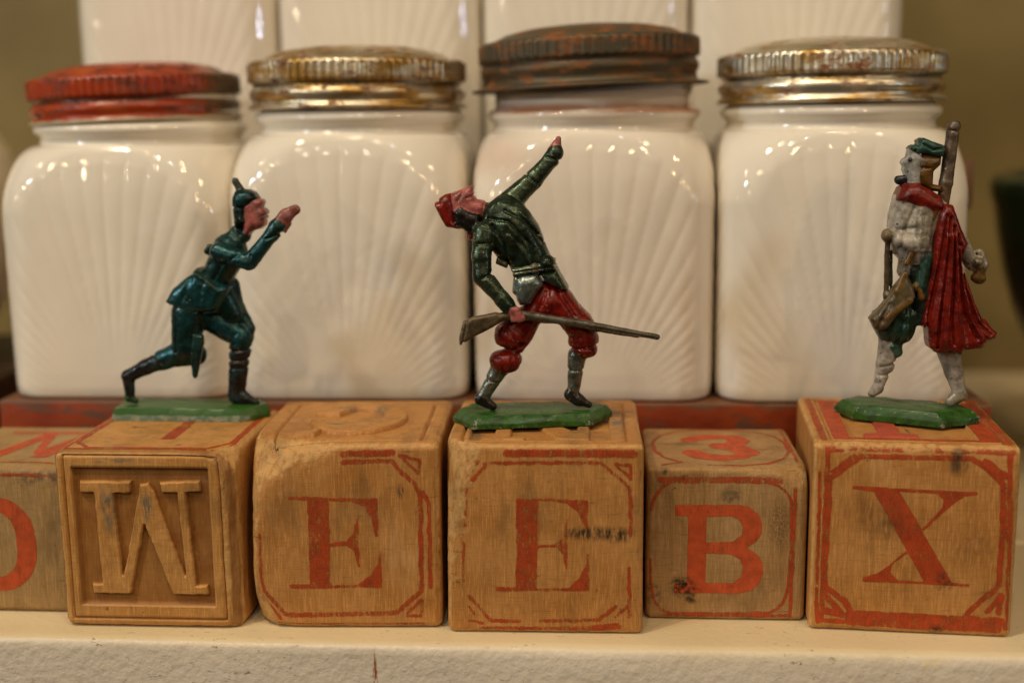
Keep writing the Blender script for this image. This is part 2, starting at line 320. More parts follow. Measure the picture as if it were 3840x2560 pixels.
# ------------------------------------------------------------------ alphabet blocks
def hom(src):                                # picture quad TL,TR,BR,BL -> unit square (u right, v up)
    dst = [(0, 1), (1, 1), (1, 0), (0, 0)]; A = []; B = []
    for (x, y), (u, v) in zip(src, dst):
        A += [[x, y, 1, 0, 0, 0, -u*x, -u*y], [0, 0, 0, x, y, 1, -v*x, -v*y]]; B += [u, v]
    h = np.linalg.solve(np.array(A, float), np.array(B, float))
    def f(pts):
        P = np.array(pts, float); d = h[6]*P[:, 0]+h[7]*P[:, 1]+1
        return [tuple(q) for q in np.stack([(h[0]*P[:, 0]+h[1]*P[:, 1]+h[2])/d, (h[3]*P[:, 0]+h[4]*P[:, 1]+h[5])/d], 1)]
    return f
class Block:
    def __init__(s, size, rnd, seed, wear=1.0, chips=(), relief=None, lines=None):
        s.a = size/2; s.r = rnd; s.seed = seed; s.wear = wear; s.chips = chips; s.relief = relief or {}; s.lines = lines or ([], [], [])
    def shape(s, P, face=None):              # P on the cube surface, mm, centred; returns displaced points and edge factor
        a, r = s.a, s.r; Q = np.clip(P, -(a-r), a-r); D = P-Q; L = np.linalg.norm(D, axis=1, keepdims=True); Nn = D/np.maximum(L, 1e-9); R = Q+Nn*r
        e = 1-np.max(np.abs(Nn), axis=1); e = np.clip(e/0.29, 0, 1)
        if face in s.relief:
            fn = s.relief[face]; u, v = s.face_uv(P, face); ax = s.axis(face)
            R = R-np.array(ax)*fn(u, v)[:, None]
        S = R+s.seed*31.7
        d = fbm(S*.09, 2)*.05+fbm(S*.5, 2)*.02*s.wear
        edge_n = np.clip(fbm(S*[.55, .55, .55]+3, 3)+.05, 0, 2)
        d = d-e*edge_n*.16*s.wear-e*np.abs(fbm(S*2.1, 2))*.12*s.wear
        R = R+Nn*d[:, None]
        for nrm, dist, rough, gr in s.chips:
            nn = np.array(nrm, float); nn /= np.linalg.norm(nn); ex = R@nn-(dist+fbm(S*.18+4, 2)*.3); ex = .8*np.logaddexp(0, ex/.8); ex = np.where(ex < .03, 0, ex)
            mk = ex > .25
            g = fbm(S*np.array(gr), 3)*rough
            R = R-nn*(ex*.9-g*np.clip(ex/.6, 0, 1))[:, None]; e = np.maximum(e, np.clip((ex-.35+fbm(S*.9, 3)*.35)/.5, 0, 1))
        return R, e
    def axis(s, f): return {'F': (0, -1, 0), 'T': (0, 0, 1), 'K': (0, 1, 0), 'B': (0, 0, -1), 'L': (-1, 0, 0), 'R': (1, 0, 0)}[f]
    def face_uv(s, P, f):
        a = s.a
        return {'F': (P[:, 0], P[:, 2]), 'T': (P[:, 0], P[:, 1]), 'K': (P[:, 0], P[:, 2]), 'B': (P[:, 0], P[:, 1]), 'L': (P[:, 1], P[:, 2]), 'R': (P[:, 1], P[:, 2])}[f]
    def face_pt(s, u, v, f):
        a = s.a; o = np.full_like(u, a)
        return np.stack({'F': (u, -o, v), 'T': (u, v, o), 'K': (u, o, v), 'B': (u, v, -o), 'L': (-o, u, v), 'R': (o, u, v)}[f], 1)
    def build(s):
        a, r = s.a, s.r; ax = []
        for k in range(3):
            g = np.concatenate([np.linspace(-a, -(a-r), 9), np.linspace(-(a-r), a-r, 62)[1:-1], np.linspace(a-r, a, 9)])
            for l in s.lines[k]: g = np.concatenate([g[np.abs(g-l) > .22], [l-.09, l+.09]])
            ax.append(np.sort(g))
        Vs, Fs, Es, n0 = [], [], [], 0
        for f, (i, j), flip in (('F', (0, 2), 0), ('K', (0, 2), 1), ('T', (0, 1), 0), ('B', (0, 1), 1), ('L', (1, 2), 1), ('R', (1, 2), 0)):
            U, W = np.meshgrid(ax[i], ax[j], indexing='ij'); P = s.face_pt(U.ravel(), W.ravel(), f); R, e = s.shape(P, f)
            nu, nv = U.shape; idx = np.arange(nu*nv).reshape(nu, nv)+n0
            q = np.stack([idx[:-1, :-1], idx[1:, :-1], idx[1:, 1:], idx[:-1, 1:]], -1).reshape(-1, 4)
            if flip: q = q[:, ::-1]
            Vs.append(R); Fs.append(q); Es.append(e); n0 += nu*nv
        V = np.concatenate(Vs); F = np.concatenate(Fs); E = np.concatenate(Es)
        key = np.round(V/1e-4).astype(np.int64); _, first, inv = np.unique(key, axis=0, return_index=True, return_inverse=True); inv = inv.ravel()
        V = V[first]; E = E[first]; F = inv[F]; V[:, 2] += a
        me = mesh('wood_block', V, F); fattr(me, 'edge', E); return me
    def patch(s, face, sdf, lift=.05, n=170, hfun=None, name='ink', below=0.0):
        a = s.a*.995; g = np.linspace(-a, a, n); U, W = np.meshgrid(g, g, indexing='ij'); D = sdf(U, W)
        idx = np.arange(n*n).reshape(n, n)
        q = np.stack([idx[:-1, :-1], idx[1:, :-1], idx[1:, 1:], idx[:-1, 1:]], -1).reshape(-1, 4)
        d = D.ravel(); u = U.ravel(); v = W.ravel(); inn = d < 0; cnt = inn[q].sum(1)
        faces = q[cnt == 4].tolist(); eu, ev, cache = [], [], {}
        for c in q[(cnt > 0) & (cnt < 4)]:
            poly = []
            for k in range(4):
                p0, p1 = int(c[k]), int(c[(k+1) % 4])
                if inn[p0]: poly.append(p0)
                if inn[p0] != inn[p1]:
                    key = (min(p0, p1), max(p0, p1))
                    if key not in cache:
                        t = d[key[0]]/(d[key[0]]-d[key[1]]); cache[key] = n*n+len(eu); eu.append(u[key[0]]+t*(u[key[1]]-u[key[0]])); ev.append(v[key[0]]+t*(v[key[1]]-v[key[0]]))
                    poly.append(cache[key])
            if len(poly) > 2: faces.append(poly)
        uu = np.concatenate([u, eu]); vv = np.concatenate([v, ev]); dd = np.concatenate([d, np.zeros(len(eu))])
        used = np.unique(np.concatenate([np.array(f) for f in faces])); remap = -np.ones(len(uu), int); remap[used] = np.arange(len(used))
        uu, vv, dd = uu[used], vv[used], dd[used]; faces = [[int(remap[i]) for i in f] for f in faces]
        P = s.face_pt(uu, vv, face)
        R, e = s.shape(P, face)
        h = lift if hfun is None else hfun(uu, vv, dd)
        R = R+np.array(s.axis(face))*(np.asarray(h)[..., None] if hfun else h); R[:, 2] += s.a
        if face in ('K', 'B', 'L'): faces = [f[::-1] for f in faces]
        me = mesh(name, R, faces); fattr(me, 'inside', -dd); fattr(me, 'edge', e); return me
    def to_mm(s, pts): return [((u-.5)*2*s.a, (v-.5)*2*s.a) for u, v in pts]
def shapes_sdf(polys=(), holes=(), strokes=(), wob=0.0, seed=0):
    def f(U, W):
        X, Y = U, W
        if wob:
            P = np.stack([U, W, np.full_like(U, seed*3.1)], -1); X = U+fbm(P*.8, 2)*wob; Y = W+fbm(P*.8+40, 2)*wob
        d = np.full(U.shape, 1e9)
        for p in polys: d = np.minimum(d, poly_sdf(X, Y, p))
        for p in holes: d = np.maximum(d, -poly_sdf(X, Y, p))
        for pts, wd in strokes:
            for a, b in zip(pts[:-1], pts[1:]): d = np.minimum(d, seg_dist(X, Y, a, b)-wd*.78)
        return d
    return f

def wood_mat(name, a, b, seed, stains=(), edgecol=(0.60, 0.35, 0.125), sunk=None):
    n = N(name); off = (seed*7.3, seed*3.1, seed*5.7)
    g1 = n.noise((1.6, 1.6, .10), 4, .6, off, .3); g2 = n.noise((5, 5, .35), 3, .6, off); blot = n.noise(.09, 4, .6, off); cross = n.noise((.35, .35, 5), 2, .5, off)
    col = n.mix(n.ramp(blot, .3, .72), a, b)
    col = n.mix(n.math('MULTIPLY', n.ramp(g1, .35, .75), .32), col, tuple(x*.55 for x in a)); col = n.mix(n.math('MULTIPLY', n.ramp(g2, .45, .75), .55), col, tuple(min(1, x*1.5) for x in b))
    col = n.mix(n.math('MULTIPLY', n.ramp(cross, .5, .7), .30), col, tuple(x*.6 for x in a))
    e = n.attr('edge'); ew = n.math('MULTIPLY', n.ramp(e, .1, .8), n.ramp(n.noise((.9, .9, .5), 4, .65, off), .32, .55)); col = n.mix(n.math('MULTIPLY', ew, .85), col, edgecol)
    dirt = n.math('MULTIPLY', n.ramp(n.noise(.7, 5, .7, (seed, 9, 2)), .63, .70), n.ramp(n.noise(.11, 2, .5, (1, seed, 3)), .45, .62)); col = n.mix(n.math('MULTIPLY', dirt, .65), col, (0.035, 0.02, 0.008))
    scr = n.math('MULTIPLY', n.ramp(n.noise((.22, .22, 3.2), 4, .7, (seed*5, 2, 1), .8), .62, .66), n.ramp(n.noise(.10, 3, .5, (4, 1, seed)), .42, .60)); col = n.mix(n.math('MULTIPLY', scr, .55), col, (0.05, 0.028, 0.011))
    grm = n.ramp(n.noise((.16, .16, .07), 4, .6, (seed, 3, 7)), .48, .74); col = n.mix(n.math('MULTIPLY', grm, .42), col, (0.10, 0.055, 0.02))
    for c, r, sc, sco, st in stains:
        mk = n.math('MULTIPLY', n.spot(c, r, .7), n.ramp(n.noise(sc, 4, .65, (seed*2, 4, seed)), .36, .62)); col = n.mix(n.math('MULTIPLY', mk, st), col, sco)
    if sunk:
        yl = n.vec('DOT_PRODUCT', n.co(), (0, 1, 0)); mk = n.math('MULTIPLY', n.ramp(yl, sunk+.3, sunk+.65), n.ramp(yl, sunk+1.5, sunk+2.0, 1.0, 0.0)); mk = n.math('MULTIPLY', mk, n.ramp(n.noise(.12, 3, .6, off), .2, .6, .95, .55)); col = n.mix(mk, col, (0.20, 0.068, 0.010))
    n.set(Base_Color=col, Roughness=n.ramp(g2, .3, .7, .46, .66), Specular_IOR_Level=.35)
    h = n.math('ADD', n.math('MULTIPLY', g1, .5), n.math('ADD', n.math('MULTIPLY', g2, .35), n.math('MULTIPLY', n.math('MULTIPLY', n.noise((2.2, 2.2, .9), 4, .65, off), e), 1.6)))
    n.bump(h, .6, .22); return n.m
def ink_mat(name, colr, wear, seed, dirt=0.35, stains=()):
    n = N(name); off = (seed*3.7, seed, seed*9.1)
    tr = n.t.nodes.new('ShaderNodeBsdfTransparent'); mx = n.t.nodes.new('ShaderNodeMixShader')
    g = n.noise((2.6, 2.6, .5), 4, .65, off); gf = n.noise((2.0, 2.0, 6.0), 3, .65, off); bl = n.noise(.18, 3, .6, off)
    v = n.math('ADD', n.math('MULTIPLY', g, .55), n.math('ADD', n.math('MULTIPLY', gf, .40), n.math('MULTIPLY', bl, .35)))
    edge = n.math('MULTIPLY', n.attr('edge'), .22); ins = n.ramp(n.attr('inside'), 0, .22, .10, 0)
    v = n.math('ADD', v, n.math('ADD', edge, ins))
    keep = n.ramp(v, wear-.06, wear+.16, 1.0, .08)
    col = n.mix(n.ramp(n.noise(.5, 4, .6, off), .35, .7), colr, tuple(x*.72 for x in colr)); col = n.mix(n.math('MULTIPLY', n.ramp(n.noise((6, 6, .7), 3), .5, .8), dirt), col, (0.30, 0.15, 0.05))
    for c, r, sc, sco, st in stains:
        mk = n.math('MULTIPLY', n.spot(c, r, .7), n.ramp(n.noise(sc, 4, .65, (seed*2, 4, seed)), .36, .62)); col = n.mix(n.math('MULTIPLY', mk, st), col, sco)
    n.set(Base_Color=col, Roughness=.55, Specular_IOR_Level=.3)
    n.t.links.new(keep, mx.inputs[0]); n.t.links.new(tr.outputs[0], mx.inputs[1]); n.t.links.new(n.b.outputs[0], mx.inputs[2]); n.t.links.new(mx.outputs[0], n.out.inputs[0])
    return n.m
INKR = (0.44, 0.060, 0.014); INKR2 = (0.52, 0.085, 0.025)
TAN = (0.40, 0.170, 0.037); TAN2 = (0.52, 0.252, 0.075); GREY = (0.32, 0.175, 0.062); GREY2 = (0.41, 0.24, 0.098)
BG = 'wooden alphabet blocks in a row'
INK1 = ink_mat('red_block_ink', INKR, .64, 1); INKB = ink_mat('orange_red_block_ink', INKR2, .72, 3, .2); INKF = ink_mat('faded_red_block_ink', INKR, .625, 4)

def place(blk, label, X, Y, rz, mat, name='alphabet_block'):
    c = math.cos(rz); s = math.sin(rz)
    t = thing(name, label, 'block', (X-s*blk.a, Y+c*blk.a, .06), rz, BG)
    link('wood_block', blk.build(), mat, t); return t
def outline(pts, closed=True): return list(pts)+([pts[0]] if closed else [])
def rect_relief(edges):                      # list of (x0,x1,z0,z1,depth,inside?) axis aligned steps
    def f(u, v):
        d = np.zeros_like(u)
        for x0, x1, z0, z1, dep in edges: d = np.where((u > x0) & (u < x1) & (v > z0) & (v < z1), dep, d)
        return d
    return f

# --- W
W = Block(33.4, 1.5, 1, 1.1, chips=[((1, -1, 1.1), 25.8, .25, (.8, .8, .3)), ((.9, -.9, 0), 22.0, .2, (1.2, 1.2, .2))])
h = hom([(283, 345), (1300, 345), (1335, 1290), (350, 1268)])
q = W.to_mm(h([(370, 435), (1135, 437), (1195, 1170), (455, 1170)])); rx0 = (q[0][0]+q[3][0])/2; rx1 = (q[1][0]+q[2][0])/2; rz1 = q[0][1]; rz0 = q[2][1]
q = W.to_mm(h([(317, 367), (1188, 372), (1268, 1240), (425, 1238)])); gx0 = (q[0][0]+q[3][0])/2; gx1 = (q[1][0]+q[2][0])/2; gz1 = q[0][1]; gz0 = q[2][1]; gw = .38
def wrel(u, v):
    d = np.zeros_like(u)
    ring = (u > gx0-gw/2) & (u < gx1+gw/2) & (v > gz0-gw/2) & (v < gz1+gw/2) & ~((u > gx0+gw/2) & (u < gx1-gw/2) & (v > gz0+gw/2) & (v < gz1-gw/2))
    d = np.where(ring, .45, d); return np.where((u > rx0) & (u < rx1) & (v > rz0) & (v < rz1), .9, d)
W.relief = {'F': wrel}
W.lines = ([rx0, rx1, gx0-gw/2, gx0+gw/2, gx1-gw/2, gx1+gw/2], [], [rz0, rz1, gz0-gw/2, gz0+gw/2, gz1-gw/2, gz1+gw/2])
WL = [(430, 505), (718, 505), (720, 572), (622, 575), (668, 1000), (765, 520), (815, 512), (845, 560), (1012, 1005), (970, 570), (885, 570), (870, 508), (1100, 500), (1110, 565), (1025, 568), (1075, 1055), (1140, 1055), (1145, 1110), (940, 1110), (790, 740), (712, 1105), (497, 1100), (492, 1045), (548, 1045), (508, 572), (432, 572)]
a0 = W.a
wl = W.to_mm(h(WL))
cz = lambda z: (z-0)  # face coordinates are centred, material coordinates start at the base
def st(blk, u, v, ru, rv, sc, col, s, face='F'):
    return ((u, -blk.a, v+blk.a) if face == 'F' else (u, v, 2*blk.a), (ru, 2.5, rv) if face == 'F' else (ru, rv, 2.5), sc, col, s)
BLUE = (0.085, 0.10, 0.085)
p = W.to_mm(h([(590, 650), (805, 640), (640, 395), (1120, 525), (1060, 760), (1080, 890)]))
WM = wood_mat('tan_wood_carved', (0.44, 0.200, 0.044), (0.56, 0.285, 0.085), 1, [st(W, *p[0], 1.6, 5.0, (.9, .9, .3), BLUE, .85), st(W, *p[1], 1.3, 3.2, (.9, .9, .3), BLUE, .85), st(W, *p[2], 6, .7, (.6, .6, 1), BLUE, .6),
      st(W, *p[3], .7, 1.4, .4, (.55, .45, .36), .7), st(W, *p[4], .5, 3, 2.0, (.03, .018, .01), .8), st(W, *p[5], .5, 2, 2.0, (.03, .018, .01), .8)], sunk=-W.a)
tW = place(W, 'tan wooden block carved with a raised letter W in a recessed square', -71.6, -1.2, 0.0, WM)
def wh(u, v, d): return -.0+.82*np.clip(-d/.30, 0, 1)**.7+fbm(np.stack([u, v, u*0], -1)*.5, 2)*.05
link('carved_letter', W.patch('F', shapes_sdf([wl], wob=.10, seed=2), hfun=wh, n=230, name='carved_letter'), WM, tW)
T = lambda blk, qd, pts: blk.to_mm(hom(qd)(pts))
QW = [(985+30, 120), (2350, 130), (2180, 490), (500, 500)]     # top of W in the close view (back-left, back-right, front-right, front-left)
link('printed_border', W.patch('T', shapes_sdf(strokes=[([(-14.2, 15), (-14.2, -11), (-11, -14.4), (11, -14.4), (14.4, -11), (14.4, 15)], .55), ([(-15, 15), (-15, -15.1), (15, -15.1), (15, 15)], .5), ([(-14.6, -10.6), (-10.6, -14.6)], .5), ([(14.6, -10.6), (10.6, -14.6)], .5)], wob=.12, seed=4), name='printed_border'), INK1, tW)
link('printed_letter', W.patch('T', shapes_sdf([[(.2, -8.6), (3.0, -8.6), (2.6, 8), (.4, 8)], [(-5, 6), (8, 6), (8, 8), (-5, 8)]], wob=.1, seed=5), name='printed_letter'), INK1, tW)

# --- E, chipped one
def e_polys(f, P):
    return [f(p) for p in P]
E1 = Block(34.7, 1.4, 2, 1.2, chips=[((-1.0, -1.0, 1.1), 25.6, .30, (.9, .9, .35)), ((-.45, -1, 1), 23.4, .34, (1.6, .5, .5)), ((-1, -.75, .15), 23.3, .2, (1, 1, .3)), ((-.9, -.7, -.5), 26.0, .2, (1, 1, .3))])
h = hom([(28, 318), (1150, 345), (1198, 1448), (75, 1425)]); f = lambda p: E1.to_mm(h(p))
E1P = [f([(392, 652), (522, 650), (528, 915), (530, 1140), (545, 1170), (410, 1182), (400, 900)]), f([(282, 636), (390, 632), (525, 645), (805, 655), (810, 885), (792, 885), (768, 790), (725, 705), (640, 672), (525, 665), (390, 662), (285, 654)]),
       f([(525, 915), (620, 905), (660, 860), (682, 770), (692, 780), (705, 1060), (690, 1062), (670, 970), (620, 935), (525, 935)]), f([(290, 1160), (400, 1158), (545, 1168), (690, 1168), (770, 1110), (805, 1050), (818, 965), (830, 970), (836, 1192), (700, 1190), (410, 1190), (290, 1185)])]
E1S = [(f([(600, 440), (885, 440), (920, 490), (1020, 575), (1048, 640), (1068, 1215), (920, 1345), (300, 1350)]), .62), (f([(600, 390), (880, 392)]), .9), (f([(1065, 620), (1100, 700), (1120, 1190)]), .55), (f([(925, 405), (1040, 440), (1040, 520), (930, 410)]), .45), (f([(990, 1350), (1070, 1265), (1072, 1365), (990, 1365)]), .45),
       (f([(220, 1420), (1080, 1432)]), .95), (f([(150, 1210), (260, 1340), (330, 1350)]), .6), (f([(105, 860), (115, 1100), (140, 1200)]), .5), (f([(165, 1290), (230, 1370)]), .5)]
p = f([(940, 620), (940, 1000), (200, 560)])
EM1 = wood_mat('tan_wood_chipped', TAN, TAN2, 2, [st(E1, *p[0], .9, 1.6, (2.5, 2.5, .6), (.05, .035, .02), .8), st(E1, *p[1], 4, 7, (1.2, 1.2, .2), (.60, .36, .16), .45), st(E1, -3.5, 6.5, 4.4, 1.6, .35, BLUE, .7, 'T'), st(E1, 4.2, 5.0, 1.8, 4, .35, BLUE, .75, 'T'), st(E1, -2.5, -6.5, 2.2, .9, .4, (.04, .14, .08), .85, 'T')])
def trel(x0, x1, y0, y1, gw=.55, dep=.75):
    def f(u, v):
        d = np.zeros_like(u); ring = (u > x0-gw/2) & (u < x1+gw/2) & (v > y0-gw/2) & (v < y1+gw/2) & ~((u > x0+gw/2) & (u < x1-gw/2) & (v > y0+gw/2) & (v < y1-gw/2)); return np.where(ring, dep, d)
    return f
def tlines(x0, x1, y0, y1, gw=.5): return ([x0-gw/2, x0+gw/2, x1-gw/2, x1+gw/2], [y0-gw/2, y0+gw/2, y1-gw/2, y1+gw/2], [])
E1.relief = {'T': trel(-13.2, 14.0, -15.3, 13.4)}; E1.lines = tlines(-13.2, 14.0, -15.3, 13.4)
tE1 = place(E1, 'tan wooden block with a printed red E and a badly chipped upper left corner', -35.9, .2, math.radians(2.2), EM1)
link('printed_letter', E1.patch('F', shapes_sdf(E1P, wob=.10, seed=1), name='printed_letter', n=200), INK1, tE1)
link('printed_border', E1.patch('F', shapes_sdf(strokes=E1S, wob=.14, seed=3), name='printed_border', n=200), INKF, tE1)
th = np.linspace(0, 2*math.pi, 60, endpoint=False)
def hh(H): return lambda u, v, d: H*np.clip(-d/.35, 0, 1)**.7-.02+fbm(np.stack([u, v, u*0], -1)*.45, 2)*.06
ringo = [(0.6+9.3*math.cos(t), -.5+11.2*math.sin(t)) for t in th]; ringi = [(0.9+4.4*math.cos(t), .3+6.6*math.sin(t)) for t in th]
link('carved_letter', E1.patch('T', shapes_sdf([ringo, [(-9.6, -13.4), (-5.6, -13.0), (-4.6, -9.5), (-6.5, -9.0), (-7, -11), (-9.6, -11.2)]], holes=[ringi, [(-10, -3), (-2, -1.5), (-2, 1.5), (-10, 3)]], wob=.12, seed=7), hfun=hh(.95), n=190, name='carved_letter'), EM1, tE1)

# --- E, smudged one
E2 = Block(35.0, 1.2, 3, 1.0, chips=[((-.8, -1, .2), 23.3, .2, (1, 1, .3))])
h = hom([(62, 345), (1243, 345), (1248, 1476), (95, 1452)]); f = lambda p: E2.to_mm(h(p))
E2P = [f([(485, 665), (620, 668), (620, 935), (615, 1190), (640, 1212), (490, 1205), (492, 900)]), f([(485, 662), (640, 662), (690, 660), (915, 672), (915, 845), (902, 838), (850, 742), (790, 694), (690, 680), (620, 676), (485, 674)]),
       f([(615, 938), (720, 930), (765, 890), (782, 780), (796, 782), (797, 1085), (785, 1083), (770, 1000), (730, 955), (615, 953)]), f([(370, 1180), (490, 1183), (620, 1190), (800, 1190), (860, 1140), (900, 1060), (908, 982), (926, 988), (926, 1212), (720, 1212), (372, 1210)])]
E2S = [(f([(300, 455), (990, 450), (1165, 605), (1168, 880)]), .5), (f([(300, 475), (185, 590), (182, 820)]), .5), (f([(165, 550), (165, 450), (260, 445), (168, 548)]), .42), (f([(1078, 458), (1165, 462), (1165, 548), (1078, 462)]), .42), (f([(430, 395), (1180, 395)]), 1.0),
       (f([(1165, 1080), (1165, 1370)]), .45), (f([(180, 920), (185, 1150)]), .35), (f([(215, 1235), (355, 1387), (510, 1385)]), .5), (f([(640, 1388), (990, 1385), (1085, 1305)]), .5), (f([(300, 1437), (920, 1442), (1100, 1420)]), .9), (f([(1090, 1365), (1160, 1300)]), .45), (f([(215, 1300), (250, 1340)]), .4), (f([(220, 1380), (300, 1395)]), .4)]
p = f([(940, 870), (1080, 880), (850, 870), (560, 1110), (920, 560)])
SM2 = [st(E2, *p[0], 4.4, 1.5, (1.6, 1.6, .5), (.022, .016, .010), .95), st(E2, *p[1], 3.6, 1.6, (1.8, 1.8, .5), (.02, .015, .01), .95), st(E2, *p[2], 2.4, 1.1, (1.8, 1.8, .5), (.03, .02, .012), .85)]
EM2 = wood_mat('tan_wood_smudged', TAN, TAN2, 3, SM2+[ st(E2, -12.5, -4, 1.6, 12, .3, BLUE, .7, 'T'), st(E2, 13.5, 0, 1.8, 13, .25, BLUE, .75, 'T'), st(E2, 7, -8, 4, 4, .4, BLUE, .6, 'T')])
E2.relief = {'T': lambda u, v: np.where((u > -13.4) & (u < 11.8) & (v > -14.6) & (v < 12.5), .85, trel(-14.6, 14.6, -15.5, 14.6, .45, .7)(u, v))}
l_ = tlines(-14.6, 14.6, -15.5, 14.6, .45); E2.lines = (l_[0]+[-13.4, 11.8], l_[1]+[-14.6, 12.5], [])
tE2 = place(E2, 'tan wooden block with a printed red E crossed by a black smudge', 0.0, -.5, math.radians(.9), EM2)
link('printed_letter', E2.patch('F', shapes_sdf(E2P, wob=.10, seed=2), name='printed_letter', n=200), ink_mat('smudged_red_block_ink', INKR, .64, 1, .35, SM2), tE2)
link('printed_border', E2.patch('F', shapes_sdf(strokes=E2S, wob=.14, seed=6), name='printed_border', n=200), INKF, tE2)
link('carved_letter', E2.patch('T', shapes_sdf([[(-11.5, -13.6), (-3.4, -13.4), (-3.2, -11.6), (-6.0, -11.4), (-6.0, 10), (-9.2, 10), (-9.2, -11.4), (-11.4, -11.6)], [(2.0, -12.4), (8.2, -13.4), (8.2, 10), (5.8, 10), (5.8, -8), (-5, 9), (-6.5, 9)]], wob=.1, seed=8), hfun=lambda u, v, d: .75*np.clip(-d/.3, 0, 1)**.7-.02, n=190, name='carved_letter'), EM2, tE2)

# --- B, smaller
B = Block(28.9, 1.1, 4, .7, chips=[((.3, -1, 1), 20.6, .12, (.8, .5, .5))])
h = hom([(55, 440), (1066, 443), (1054, 1386), (62, 1366)]); f = lambda p: B.to_mm(h(p))
BO = f([(233, 668), (640, 665), (700, 680), (750, 720), (776, 780), (774, 840), (745, 890), (685, 930), (745, 965), (785, 1020), (790, 1085), (765, 1150), (715, 1190), (640, 1211), (235, 1206), (235, 1148), (315, 1145), (316, 735), (236, 732)])
BH = [f([(430, 737), (575, 736), (630, 755), (656, 800), (650, 850), (600, 890), (430, 896)]), f([(430, 965), (585, 970), (640, 1000), (662, 1050), (650, 1110), (600, 1145), (430, 1146)])]
arc = lambda c, r, a0, a1: [(c[0]+r[0]*math.cos(math.radians(t)), c[1]+r[1]*math.sin(math.radians(t))) for t in np.linspace(a0, a1, 10)]
BS = [(f([(140, 515), (985, 505)]), .8), (f([(985, 505), (975, 900), (960, 1365)]), .45), (f([(80, 700)]+arc((255, 690), (165, 165), 190, 270)+arc((800, 690), (160, 165), 270, 350)+[(962, 900)]+arc((785, 1170), (160, 165), 10, 80)+arc((255, 1180), (160, 155), 100, 180)+[(85, 1000)]), .42), (f([(180, 1345), (940, 1350)]), .55)]
p = f([(300, 1170), (340, 1240), (580, 610), (100, 1210), (890, 790), (290, 505), (165, 460), (1010, 900), (270, 1140)])
BLK = (.018, .012, .007)
SB = [st(B, *p[0], 3.0, 2.2, 1.1, BLK, .95), st(B, *p[8], 1.6, 1.4, .9, BLK, .95), st(B, *p[1], 1.6, 1.2, 1.0, BLK, .9), st(B, *p[2], 2.2, 2.0, .6, (.06, .045, .025), .7), st(B, *p[3], 2.2, 2.4, .9, BLK, .7), st(B, *p[4], 2.4, 5, 2.2, (.05, .035, .02), .55), st(B, *p[5], 1.0, .8, 1, BLK, .8), st(B, *p[6], .9, .9, 1, BLK, .8)]
BM = wood_mat('grey_tan_wood', GREY, GREY2, 5, SB, (0.46, 0.26, 0.085))
tB = place(B, 'smaller greyish wooden block with a printed orange red B and black spots', 32.7, 6.9, 0.0, BM)
BMI = ink_mat('stained_orange_red_ink', INKR2, .74, 6, .2, SB)
link('printed_letter', B.patch('F', shapes_sdf([BO], BH, wob=.05, seed=2), name='printed_letter', n=190), BMI, tB)
link('printed_border', B.patch('F', shapes_sdf(strokes=BS, wob=.10, seed=6), name='printed_border', n=190), INKF, tB)
t3 = [(330, 268), (400, 252), (500, 246), (590, 252), (632, 272), (595, 298), (520, 308), (620, 322), (680, 350), (640, 378), (520, 389), (400, 378), (348, 355)]
p3 = T(B, [(50, 188), (905, 186), (1058, 458), (62, 458)], t3)
link('printed_numeral', B.patch('T', shapes_sdf(strokes=[(p3[:3], 2.2), (p3[2:4], 1.6), (p3[3:6], 2.6), (p3[5:7], 1.7), (p3[6:9], 3.0), (p3[8:11], 2.0), (p3[10:], 2.6)], wob=.08, seed=9), name='printed_numeral', n=170), INKB, tB)
link('printed_border', B.patch('T', shapes_sdf(strokes=[(smooth_poly([(-12.6, -12.6), (12.6, -12.6), (12.6, 12.8), (-12.6, 12.8)], 2)+[(-11.5, -12.6)], .55), ([(13.1, -12.5), (13.1, 12.5)], .5)], wob=.1, seed=10), name='printed_border', n=170), INKF, tB)

# --- X
X = Block(34.9, 1.2, 5, .9, chips=[((0, -1, 1), 23.9, .16, (.8, .4, .4))])
h = hom([(85, 312), (1196, 318), (1120, 1330), (60, 1298)]); f = lambda p: X.to_mm(h(p))
XP = [f([(395, 560), (535, 562), (812, 1045), (668, 1046)]), f([(735, 578), (955, 566), (955, 582), (880, 592), (812, 640), (664, 776), (655, 766), (765, 650), (772, 610)]), f([(345, 1022), (420, 1002), (480, 962), (570, 882), (580, 894), (505, 950), (490, 995), (530, 1038), (665, 1040), (665, 1052), (345, 1045)]), f([(290, 543), (535, 553), (760, 560), (955, 566), (955, 582), (735, 578), (535, 572), (395, 572), (290, 562)]), f([(345, 1024), (530, 1036), (812, 1044), (905, 1048), (905, 1066), (665, 1054), (345, 1046)])]
XS = [(f([(330, 385), (920, 385), (985, 420), (1090, 525), (1082, 760), (1060, 1060), (895, 1195), (880, 1240), (290, 1215), (250, 1150), (145, 1075), (160, 700), (172, 510), (330, 385)]), .72), (f([(130, 1240), (160, 340), (1130, 345), (1105, 1280), (130, 1250)]), .6), (f([(290, 1235), (1050, 1262)]), 1.9), (f([(180, 345), (320, 330), (900, 335), (1140, 345)]), .9),
      (f([(185, 470), (300, 380)]), .5), (f([(1000, 400), (1100, 480)]), .8), (f([(1000, 1190), (1070, 1110), (1060, 1200)]), .7), (f([(150, 1120), (240, 1220), (150, 1200)]), .8), (f([(100, 1090), (110, 1260)]), .5), (f([(120, 480), (105, 1060)]), .45)]
p = f([(852, 405), (885, 430), (420, 700), (480, 770), (770, 1040), (740, 1290), (900, 850), (1030, 900), (440, 470), (640, 640)])
